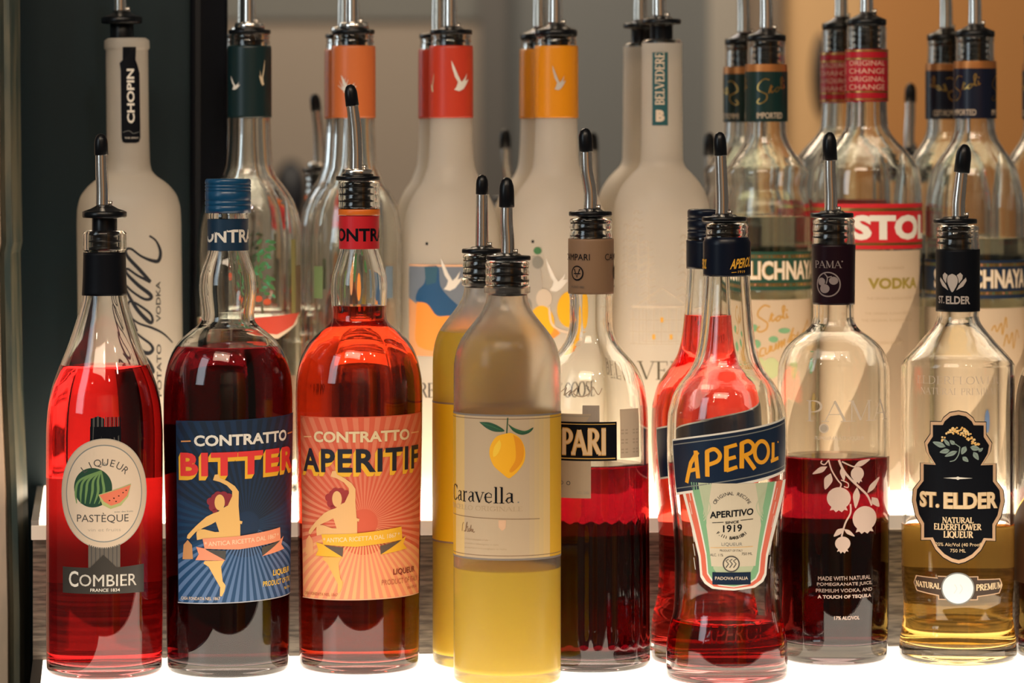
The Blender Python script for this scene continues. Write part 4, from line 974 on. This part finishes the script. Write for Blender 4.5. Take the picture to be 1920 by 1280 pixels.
a.poly([E_(260, 447), E_(348, 440), E_(438, 447), E_(348, 453)], WHITE, 4); p = E_(348, 447); a.ell(p[0], p[1], 3.2, 3.2, WHITE, 4.5, 12)
EL = P_('pale_gold_letter', (0.80, 0.60, 0.36)); ELs = P_('brown_gold_letter', (0.42, 0.24, 0.08))
for m_, o_, b_, lv in ((ELs, 1.5, .05, 4), (EL, 0, .04, 5)):
    q0, q1 = E_(120, 0)[0], E_(235, 0)[0]; a.text('ST.', q0+o_, 923, q1+o_, 953, m_, lv, b_)
    q0, q1 = E_(262, 0)[0], E_(582, 0)[0]; a.text('ELDER', q0+o_, 923, q1+o_, 954, m_, lv, b_)
for t, x0_, x1_, y0_, y1_ in (('NATURAL', 255, 440, 689, 722), ('ELDERFLOWER', 205, 487, 730, 765), ('LIQUEUR', 262, 438, 775, 812)):
    serif(a, t, E_(x0_, 0)[0], E_(0, y0_)[1], E_(x1_, 0)[0], E_(0, y1_)[1], EL, 5, 1.5, slab=0.08)
a.text('20% Alc/Vol (40 Proof)', E_(215, 0)[0], E_(0, 845)[1], E_(490, 0)[0], E_(0, 873)[1], EL, 5); a.text('750 ML', E_(302, 0)[0], E_(0, 882)[1], E_(395, 0)[0], E_(0, 903)[1], EL, 5)
a.build('ornate_label', label='ornate black label outlined in rose gold')
a = Art(eld, 1103, off=0.0003); U = a.U
E_ = lambda x, y: (U(zz(x, y)[0]), zz(x, y)[1]); RG = MATS['rose_gold_print']
def lzg(g, m, lev):
    a.poly([E_(*q) for q in ((85+g*.5, 1105), (100+g, 1058+g), (230, 1062+g), (230, 1050+g), (270, 1050+g), (430, 1050+g), (468-g, 1050+g), (468-g, 1068+g), (598-g, 1072+g), (614-g, 1115), (598-g, 1165-g), (468-g, 1178-g), (468-g, 1198-g), (230+g, 1198-g), (230+g, 1175-g), (100+g, 1155-g))], m, lev)
lzg(0, RG, 0); lzg(6, P_('dark_brown_print', (0.05, 0.025, 0.012)), 1)
serif(a, 'NATURAL', E_(98, 0)[0], E_(0, 1092)[1], E_(245, 0)[0], E_(0, 1125)[1], EL, 3, 1.5, slab=0.08, slope=-2)
serif(a, 'PREMIUM', E_(455, 0)[0], E_(0, 1102)[1], E_(608, 0)[0], E_(0, 1138)[1], EL, 3, 1.5, slab=0.08, slope=2)
c_ = E_(348, 1126); a.ell(c_[0], c_[1], 30.5, 30.5, GREY, 4, 40); a.ell(c_[0], c_[1], 28, 28, P_('silver_seal', (0.85, 0.85, 0.86)), 5, 40)
for x in (-6, 4): a.line([(c_[0]+x, c_[1]-8), (c_[0]+x+4, c_[1]), (c_[0]+x-1, c_[1]+9)], 1.6, P_('silver_emboss', (0.7, 0.7, 0.72)), 6, smooth=True)
a.build('seal_label', label='small ribbon label with a round silver seal')
a = Art(eld, 525, off=0.0010); LP = P_('lotus_print', (0.46, 0.40, 0.36))
yz = lambda pts: [(1740+x/5.818, 380+y/5.818) for x, y in pts]
a.poly(yz(smoothline([(268, 775), (225, 800), (215, 860), (240, 930), (268, 975), (300, 930), (325, 860), (310, 800), (268, 775)], 5)[:-1]), LP, 1)
for sg in (1, -1):
    f_ = lambda pts: yz([(268+sg*(x-268), y) for x, y in pts])
    a.poly(f_([(315, 790), (350, 762), (375, 790), (370, 830), (335, 880), (330, 830)]), LP, 1); a.poly(f_([(408, 815), (415, 850), (380, 910), (310, 955), (335, 900), (375, 850)]), LP, 1)
q = yz([(98, 0), (180, 0), (200, 0), (455, 0)]); a.text('ST.', q[0][0], 555, q[1][0], 569, LP, 1, 0.02); a.text('ELDER', q[2][0], 555, q[3][0], 570, LP, 1, 0.03)
a.build('neck_lettering', label='grey lotus emblem and lettering on the neck sleeve')
a = Art(eld, 740, off=0.0002)
for i, (t, x0_, x1_, y0_, y1_) in enumerate((('ELDERFLOWER', 1712, 1880, 706, 720), ('NATURAL PREMIUM', 1722, 1872, 728, 740))): serif(a, t, x0_, y0_, x1_, y1_, P_('etched_relief', (0.55, 0.45, 0.36)), 1, 0.7)
a.build('etched_lettering', label='faint etched lettering')
a = Art(edge, 980, off=0.0003); a.poly([(a.U(1905)-10, 985), (a.U(1930), 930), (2060, 930), (2060, 1100), (a.U(1905)-10, 1100)], P_('dark_edge_label', (0.08, 0.03, 0.015)), 0); a.line([(a.U(1905)-10, 985), (a.U(1930), 930), (2060, 930)], 3, GOLD, 1); a.build('front_label')

# ---- back row
a = Art(chop, 180, off=0.0003); c_ = 251
a.poly([(241, 88), (264, 88), (264, 112), (268, 122), (272, 138), (272, 258), (269, 266), (263, 268), (243, 268), (238, 266), (236, 258), (236, 132), (234, 118), (240, 112)], BLACK, 0)
a.text('CHOPIN', 247, 129, 261, 231, WHITE, 1, 0.03, rot=90)
a.line([(239, 248), (250, 245), (258, 250), (270, 247)], .9, GREY, 1, smooth=True); a.text('THE SPIRIT', 242, 257, 268, 260, WHITE, 1)
a.build('neck_strip', label='black neck strip with white vertical lettering')
a = Art(chop, 620, off=0.0002); zc = lambda pts: [(a.U(210+x/3.765), 420+y/3.765) for x, y in pts]
inkline = lambda pts, ws, m, lev, smooth: a.line(pts, [w_*1.25 for w_ in ws], m, lev, smooth=smooth)
INK = P_('ink_script', (0.006, 0.010, 0.018))
inkline(zc([(283, 85), (330, 125), (358, 200), (345, 262), (300, 262), (225, 228), (155, 175), (118, 185), (135, 235), (210, 320), (287, 412)]), [3, 3.2, 5.5, 6, 5, 3.4, 3.4, 4, 5, 5.5, 5], INK, 1, smooth=True)
inkline(zc([(287, 412), (200, 365), (130, 315), (122, 345), (200, 430), (283, 500), (285, 530), (240, 530), (165, 480), (112, 430), (125, 480), (190, 600), (270, 690), (297, 690), (285, 640), (215, 580), (150, 545), (128, 575), (145, 650), (185, 760)]), [5, 3.5, 3.5, 4, 5.5, 6, 5, 4, 3.4, 3.4, 4, 5.5, 6, 4.5, 4, 3.5, 3.5, 4, 5, 5], INK, 1.2, smooth=True)
inkline(zc([(130, 640), (200, 700), (290, 735), (370, 780), (435, 850)]), [2.5, 3, 3.5, 3, 2], INK, 1.4, smooth=True)
inkline(zc([(185, 760), (160, 760), (165, 800), (215, 890), (265, 915), (297, 890), (280, 850), (225, 805), (150, 740)]), [4, 4, 5, 6, 6, 5, 4, 3.5, 3], INK, 1.6, smooth=True)
inkline(zc([(180, 890), (230, 930), (275, 990), (297, 1045), (270, 1040), (180, 980), (120, 950), (140, 1020), (230, 1120), (290, 1200), (60, 1100)]), [4, 5, 6, 6, 4, 4, 4, 5, 6, 5, 4], INK, 1.8, smooth=True)
a.text('VODKA', 298, 529, 308, 605, INK, 1, 0.01, rot=90); a.text('POTATO', 298, 647, 308, 745, INK, 1, 0.01, rot=90)
a.build('script_lettering', label='large black handwritten lettering running up the bottle')

def bird(a, x, y, s_, m, lev=2, flip=1):
    pts = [(0, 0), (3, 16), (10, 34), (18, 44), (14, 54), (8, 60), (22, 63), (34, 58), (44, 48), (52, 38), (40, 42), (46, 26), (36, 38), (28, 44), (18, 30), (8, 12)]
    a.poly([(x+px*s_*flip, y+py*s_) for px, py in pts], m, lev)
BW = P_('white_bird_print', (0.74, 0.70, 0.64)); BG = P_('pale_gold_bird', (0.62, 0.52, 0.36))
a = Art(ggA, 150, off=0.0011); bird(a, 430, 142, .42, BW); bird(a, 497, 110, .8, BG, flip=-.3); a.build('neck_emblem', label='pale bird emblems')
a = Art(ggB, 150, off=0.0011)
for i in range(7): a.line([(646, 170), (646+14*math.cos(-2.7+i*.42), 170+24*math.sin(-2.7+i*.42))], [2.5, .6], BW, 1)
bird(a, 640, 140, .55, BW, 2); a.build('neck_emblem', label='pale bird emblem')
a = Art(ggC, 150, off=0.0011); bird(a, 846, 113, .92, BW, 1, .72); bird(a, 812, 135, .6, BG, 1, -.3); a.build('neck_emblem', label='white bird emblem')
a = Art(ggD, 150, off=0.0011); bird(a, 1036, 122, .75, P_('silver_bird', (0.5, 0.46, 0.42)), 1, .62); a.build('neck_emblem', label='small silver bird emblem')

SKY = P_('blue_grey_picture', (0.16, 0.19, 0.24)); DB_ = P_('deep_blue_picture', (0.012, 0.075, 0.19)); DB2 = P_('darker_blue_picture', (0.012, 0.04, 0.08)); OG = P_('orange_fruit_picture', (0.85, 0.28, 0.04)); OG2 = P_('orange_flesh_picture', (0.74, 0.33, 0.14)); GRB = P_('green_picture', (0.05, 0.17, 0.06)); LEM = P_('lemon_picture', (0.80, 0.42, 0.01)); BRN = P_('brown_picture', (0.14, 0.09, 0.05))
a = Art(ggA, 560, off=0.0003); U = a.U
def leafs(a, spots, m, lev, s_=1.0):
    for i, (x, y, ang, L_) in enumerate(spots):
        c_, n_ = math.cos(ang), math.sin(ang); L_ *= s_
        f = lambda u, v: (a.U(x)+(u*c_-v*n_)*L_, y+(u*n_+v*c_)*L_)
        a.poly([f(*q) for q in ((0, 0), (.3, .2), (.65, .2), (1, 0), (.65, -.2), (.3, -.2))], m, lev+.01*i)
random.seed(9)
leafs(a, [(480+random.random()*24, 448+i*6, random.random()*6.28, 14+random.random()*8) for i in range(18)], GRB, .6)
leafs(a, [(484+random.random()*24, 455+i*12, random.random()*6.28, 12) for i in range(9)], P_('leaf_teal_picture', (0.05, 0.26, 0.13)), 1)
a.line([(U(490), 446), (U(484), 500), (U(492), 588)], 5, P_('stem_picture', (0.10, 0.09, 0.05)), .4, smooth=True)
for x, y in ((484, 560), (500, 566), (438, 520)): a.ell(U(x), y, 8, 6, P_('berry_picture', (0.5, 0.08, 0.03)), 6, 10)
a.rect(U(545), 450, U(553), 590, P_('olive_picture', (0.20, 0.18, 0.06)), .6); a.rect(U(553), 500, U(562), 590, BRN, .6)
a.poly([(U(470), 596), (U(560), 588), (U(548), 612), (U(518), 628), (U(478), 622)], P_('melon_slice_picture', (0.55, 0.06, 0.035)), .6); a.poly([(U(478), 622), (U(518), 628), (U(548), 612), (U(558), 592), (U(556), 608), (U(520), 636), (U(476), 630)], CREAM, .7)
a.build('printed_picture', label='botanical picture with leaves and a melon slice')
a = Art(ggA, 706, off=0.0003); a.text('GREY GOOSE', 425, 700, 515, 712, GREYD, 1); a.build('printed_lettering')
a = Art(ggB, 560, off=0.0003); U = a.U
for x, y, rx, ry, m_ in ((640, 520, 10, 34, OG2), (654, 500, 8, 30, GRB), (672, 540, 10, 24, OG), (690, 470, 8, 10, GRB), (704, 500, 9, 16, GRB)): a.ell(U(x), y, rx*.8, ry, m_, .5+.01*x, 16)
a.rect(U(722), 500, U(735), 560, P_('slate_picture', (0.14, 0.20, 0.26)), .4); 
a.rect(U(590), 500, U(606), 560, P_('green_leaf_pale', (0.14, 0.2, 0.08)), .4)
a.build('printed_picture', label='botanical picture on the clear glass')
a = Art(ggC, 560, off=0.0003); U = a.U
a.rect(U(768), 500, 938, 600, SKY, 0); a.poly([(U(768), 560), (U(790), 575), (U(790), 660), (U(768), 660)], OG2, .1)
a.rect(U(768), 600, 938, 668, OG2, 0); a.rect(U(768), 496, 938, 500, P_('peach_line', (0.72, 0.42, 0.26)), 1)
a.poly(smoothline([(U(800), 500), (U(797), 530), (U(785), 545), (U(781), 565), (U(800), 572), (U(818), 590), (U(835), 592), (U(860), 598), (U(872), 585), (U(845), 560), (U(826), 535), (U(822), 500), (U(800), 500)], 4)[:-1], DB_, 1)
a.poly([(U(797), 500), (U(822), 500), (U(818), 530), (U(800), 535)], P_('teal_blue_picture', (0.03, 0.10, 0.16)), 1.5)
a.poly(smoothline([(U(783), 567), (U(802), 570), (U(820), 592), (U(845), 592), (U(870), 602), (U(880), 640), (U(860), 660), (U(785), 650), (U(781), 600), (U(783), 567)], 4)[:-1], OG, 1.2)
a.ell(799, 457, 3, 3, BLACK, 1, 10); bird(a, 826, 482, 1.0, BW, 3, .8)
a.build('printed_picture', label='blue sky and orange fruit picture with a white bird')
a = Art(ggC, 730, off=0.0003); serif(a, 'GREY GOOSE', 764, 719, 928, 745, BLACK, 1, 0.8); a.build('printed_lettering')
a = Art(ggD, 560, off=0.0003); U = a.U
GL = P_('grey_leaf_picture', (0.38, 0.34, 0.29)); GL2 = P_('grey_leaf_dark_picture', (0.22, 0.21, 0.18))
a.ell(1000, 540, 17, 60, GL, .5); a.ell(1008, 492, 11, 12, GL2, .7); a.ell(1020, 560, 15, 18, P_('blossom_picture', (0.58, 0.48, 0.38)), .9); a.ell(988, 575, 9, 16, GL2, .8)
a.ell(U(1016), 605, 24, 32, LEM, 1.2); a.ell(U(1068), 580, 24, 34, LEM, 1.2); a.ell(1008, 470, 8, 7, GRB, 1)
a.line([(1030, 575), (1034, 605), (1048, 618), (1065, 624)], 4, CREAM, 2, smooth=True); a.poly([(1000, 615), (1030, 600), (1050, 625), (1030, 640)], OG, .6)
a.ell(998, 453, 3, 3, BLACK, 1, 10); bird(a, 1024, 484, 1.0, BW, 3, .8)
a.build('printed_picture', label='lemon and blossom picture with a white bird')
a = Art(ggD, 730, off=0.0003); serif(a, 'GREY GOOSE', 961, 719, 1125, 745, BLACK, 1, 0.8); a.build('printed_lettering')

a = Art(bel, 160, off=0.0003); TL = P_('teal_strip', (0.006, 0.075, 0.085))
a.rect(1223, 98, 1252, 235, TL, 0); serif(a, 'BELVEDERE', 1229, 98, 1245, 197, CREAM, 1, 1.2, rot=90, slab=.07); a.text('B', 1230, 206, 1246, 228, CREAM, 1, 0.07)
a.build('neck_strip', label='teal neck strip with vertical lettering')
a = Art(bel, 640, off=0.0002); FT = P_('faint_frost_line', (0.66, 0.57, 0.46)); AM = P_('amber_window', (0.72, 0.36, 0.03))
random.seed(5)
for x, top in ((1170, 420), (1195, 395), (1215, 450), (1285, 440), (1310, 400)):
    for i in range(9):
        y = top+i*14; a.line([(x-9-i, y+6), (x-4, y), (x+3, y+5), (x+9+i, y+2)], 1.2, FT, 1, smooth=True)
    a.line([(x, top), (x+2, top+130)], 1.5, FT, 1)
a.line([(1190, 575), (1241, 540), (1292, 575)], 1.6, FT, 1); a.line([(1205, 575), (1205, 640), (1278, 640), (1278, 575)], 1.3, FT, 1)
a.rect(1180, 574, 1302, 577, FT, 1)
for i in range(9): a.line([(1184+i*14, 577), (1184+i*14, 645)], 1.1, FT, 1)
for y in (600, 622, 645): a.line([(1178, y), (1304, y)], 1.0, FT, 1)
for x, y in ((1241, 600), (1226, 632), (1258, 632)): a.rect(x-2.5, y-5, x+2.5, y+4, AM, 2)
serif(a, 'BELVEDERE', 1117, 678, 1371, 711, P_('dark_olive_print', (0.05, 0.04, 0.015)), 1, 0.75)
a.build('printed_decoration', label='faint palace drawing and dark lettering')

CL = translucent('vodka_label_paper', (0.66, 0.51, 0.36), 0.25, 0.6)
def stoli_script(a, x, y, s_, m, w_=2.4, slope=.35):
    f = lambda pts: [(x+px*s_, y-py*s_-px*s_*slope) for px, py in pts]
    L_ = lambda pts, ww=w_: a.line(f(pts), ww, m, 3, smooth=True)
    L_([(30, 36), (18, 42), (6, 34), (4, 22), (14, 12), (24, 2), (22, -10), (10, -14), (2, -8), (8, -1)])
    L_([(28, 4), (34, 22), (33, 8), (36, 4), (42, 8)]); L_([(30, 16), (38, 17)], w_*.8)
    L_([(48, 12), (43, 8), (45, 2), (51, 4), (52, 10), (48, 12), (56, 9)]); L_([(56, 5), (62, 26), (60, 32), (57, 26), (60, 6), (64, 4)]); L_([(66, 14), (67, 4), (71, 6)]); a.ell(*f([(67, 21)])[0], w_*.7, w_*.7, m, 3, 8)
def stoli_neck(b, dy, base, nm, turn=0):
    a = Art(b, 180, off=0.0012, step=4); fw = PI*a.R
    a.rect(b.cx-fw, 134+dy, b.cx+fw, 228+dy, base, 0); a.rect(b.cx-fw, 120+dy, b.cx+fw, 134+dy, P_('copper_foil', (0.50, 0.20, 0.06), 0.35, metal=0.6), 0)
    for o_ in (0, a.R*2.1, -a.R*2.1):
        stoli_script(a, b.cx-18+turn+o_, 186+dy, .78, GOLD, 2.2); a.text('IMPORTED', b.cx-17+turn+o_, 211+dy, b.cx+30+turn+o_, 222+dy, CREAM, 1.5, 0.03)
    a.build('neck_band', label=nm)
stoli_neck(stG, 0, P_('bottle_green_band', (0.004, 0.024, 0.022), 0.3), 'dark green neck band with gold script', 0)
stoli_neck(stB, -6, P_('midnight_band', (0.004, 0.007, 0.022), 0.3), 'midnight blue neck band with gold script', -28)
stoli_neck(stE, -6, MATS['midnight_band'], 'midnight blue neck band', 0)
a = Art(stR, 140, off=0.0008, step=4); fw = PI*a.R; RB = P_('cherry_band', (0.42, 0.006, 0.018), 0.35)
a.rect(1625-fw, 92, 1625+fw, 190, RB, 0)
for y in (95, 110, 172, 186): a.rect(1625-fw, y-1.6, 1625+fw, y+1.6, GOLD, 1)
for o_ in (-84, 0, 84):
    for i, t in enumerate(('ORIGINAL', 'CHANGE', 'ORIGINAL', 'CHANGE')): a.text(t, 1590+o_, 113+i*15, 1662+o_, 123+i*15, P_('pink_cream_print', (0.66, 0.42, 0.33)), 2, 0.0)
a.build('neck_band', label='cherry red neck band with gold rings')
a = Art(stR, 520, off=0.0003); U = a.U; RR = P_('signal_red_band', (0.56, 0.010, 0.018))
a.rect(1490, 470, 1735+20, 935, CL, 0); fw = PI*a.R*.62
a.rect(1625-fw, 382, 1625+fw, 390, RR, 1); a.rect(1625-fw, 396, 1625+fw, 455, RR, 1); a.rect(1625-fw, 460, 1625+fw, 467, RR, 1); a.rect(1625-fw, 390, 1625+fw, 396, GOLD, .5); a.rect(1625-fw, 455, 1625+fw, 460, GOLD, .5)
a.text('STOLI', 1597, 403, U(1730)+8, 450, WHITE, 3, 0.05)
VG = P_('olive_gold_print', (0.30, 0.22, 0.035)); a.text('VODKA', 1627, 521, U(1716), 542, VG, 3, 0.04)
for i, (y, x0_, x1_) in enumerate(((500, 1645, 1700), (557, 1625, 1720), (585, 1622, 1715), (598, 1615, 1722), (640, 1640, 1700))): a.text('THE ORIGINAL RUSSIAN RECIPE', x0_, y, x1_, y+5, PAL, 2)
a.build('front_label', label='cream label topped by a red band with white letters')
def stol_label(b, y0, band, name, dy, prefix, nm, x0_, x1_, extra=None):
    a = Art(b, y0+100, off=0.0003); U = a.U; fw = PI*a.R*.66
    a.rect(b.cx-fw*.86, y0+90, b.cx+fw*.86, 932, CL, 0)
    a.rect(b.cx-fw, y0, b.cx+fw, y0+72, band, 1)
    random.seed(11)
    for yy_ in (y0+7, y0+60):
        a.rect(b.cx-fw, yy_-1.5, b.cx+fw, yy_+5, P_('bronze_foil_strip', (0.26, 0.18, 0.07), 0.3, metal=0.7), 2)
        x = b.cx-fw
        while x < b.cx+fw: a.rect(x, yy_, x+3, yy_+3.5, random.choice([GOLD, P_('rosy_foil', (0.5, 0.2, 0.12), 0.3), P_('green_foil_fleck', (0.05, 0.16, 0.09), 0.3)]), 3); x += 5+random.random()*8
    a.text('STOLICHNAYA', x0_, y0+17, x1_, y0+53, P_('foil_shadow', (0.40, 0.26, 0.08)), 4, 0.05); a.text('STOLICHNAYA', x0_-1, y0+17, x1_-1, y0+53, P_('vodka_letter', (0.76, 0.64, 0.50)), 5, 0.03)
    if extra: extra(a)
    a.build('front_label', label=nm)
SG = P_('gold_script_print', (0.50, 0.27, 0.06)); LGp = P_('cucumber_green', (0.16, 0.34, 0.18)); LGp2 = P_('cucumber_pale', (0.42, 0.46, 0.24))
def exG(a):
    U = a.U
    for x, y, rx, ry, m_ in ((1414, 615, 8, 7, LGp), (1418, 645, 9, 8, LGp), (1470, 620, 12, 5, LGp), (1425, 680, 9, 10, LGp2), (1446, 690, 16, 20, LGp2), (1450, 636, 9, 6, LGp), (1505, 690, 9, 12, LGp), (1512, 760, 12, 22, P_('cucumber_seed', (0.34, 0.24, 0.08)))): a.ell(U(x), y, rx, ry, m_, 1+.001*x, 16)
    stoli_script(a, 1418, 612, .86, SG, 3.0, .22)
    z_ = lambda pts: [(U(1380+x/4.925), 460+y/4.925) for x, y in pts]
    for pts in ([(150, 1050), (165, 985), (160, 1050), (190, 1040), (200, 980), (195, 1035), (215, 1020)], [(265, 945), (230, 960), (225, 1020), (265, 1010)], [(275, 945), (275, 1000), (300, 985), (315, 925), (315, 985)], [(330, 925), (330, 970), (355, 960), (368, 905), (368, 960)], [(385, 960), (395, 880), (385, 950), (420, 880), (415, 945), (445, 865), (440, 930)], [(470, 900), (525, 760), (490, 900), (520, 830), (540, 850), (505, 880)], [(550, 850), (570, 800), (555, 845), (590, 830)], [(600, 830), (620, 780), (610, 825), (650, 700), (655, 760)]):
        a.line(z_(pts), 2.6, SG, 3, smooth=True)
stol_label(stG, 472, P_('forest_band', (0.006, 0.055, 0.032)), '', 0, '', 'cream label with a green band and gold script', 1347, 1560, exG)
def exB(a):
    U = a.U
    a.line([(U(1858), 620), (U(1864), 610), (U(1868), 622), (U(1876), 606), (U(1878), 628), (U(1884), 595), (U(1886), 615)], 2.6, SG, 3, smooth=True)
    a.line([(U(1880), 650), (U(1886), 628), (U(1890), 645), (U(1896), 624), (U(1898), 655), (U(1904), 620), (U(1908), 636)], 2.6, SG, 3, smooth=True)
    a.ell(U(1872), 790, 9, 22, P_('blue_drop_print', (0.08, 0.14, 0.28)), 2)
stol_label(stB, 488, P_('navy_band', (0.004, 0.018, 0.05)), '', 0, '', 'cream label with a navy band', 1743, 1947, exB)
stol_label(stE, 488, MATS['navy_band'], '', 0, '', 'cream label with a navy band', 1930, 2134)
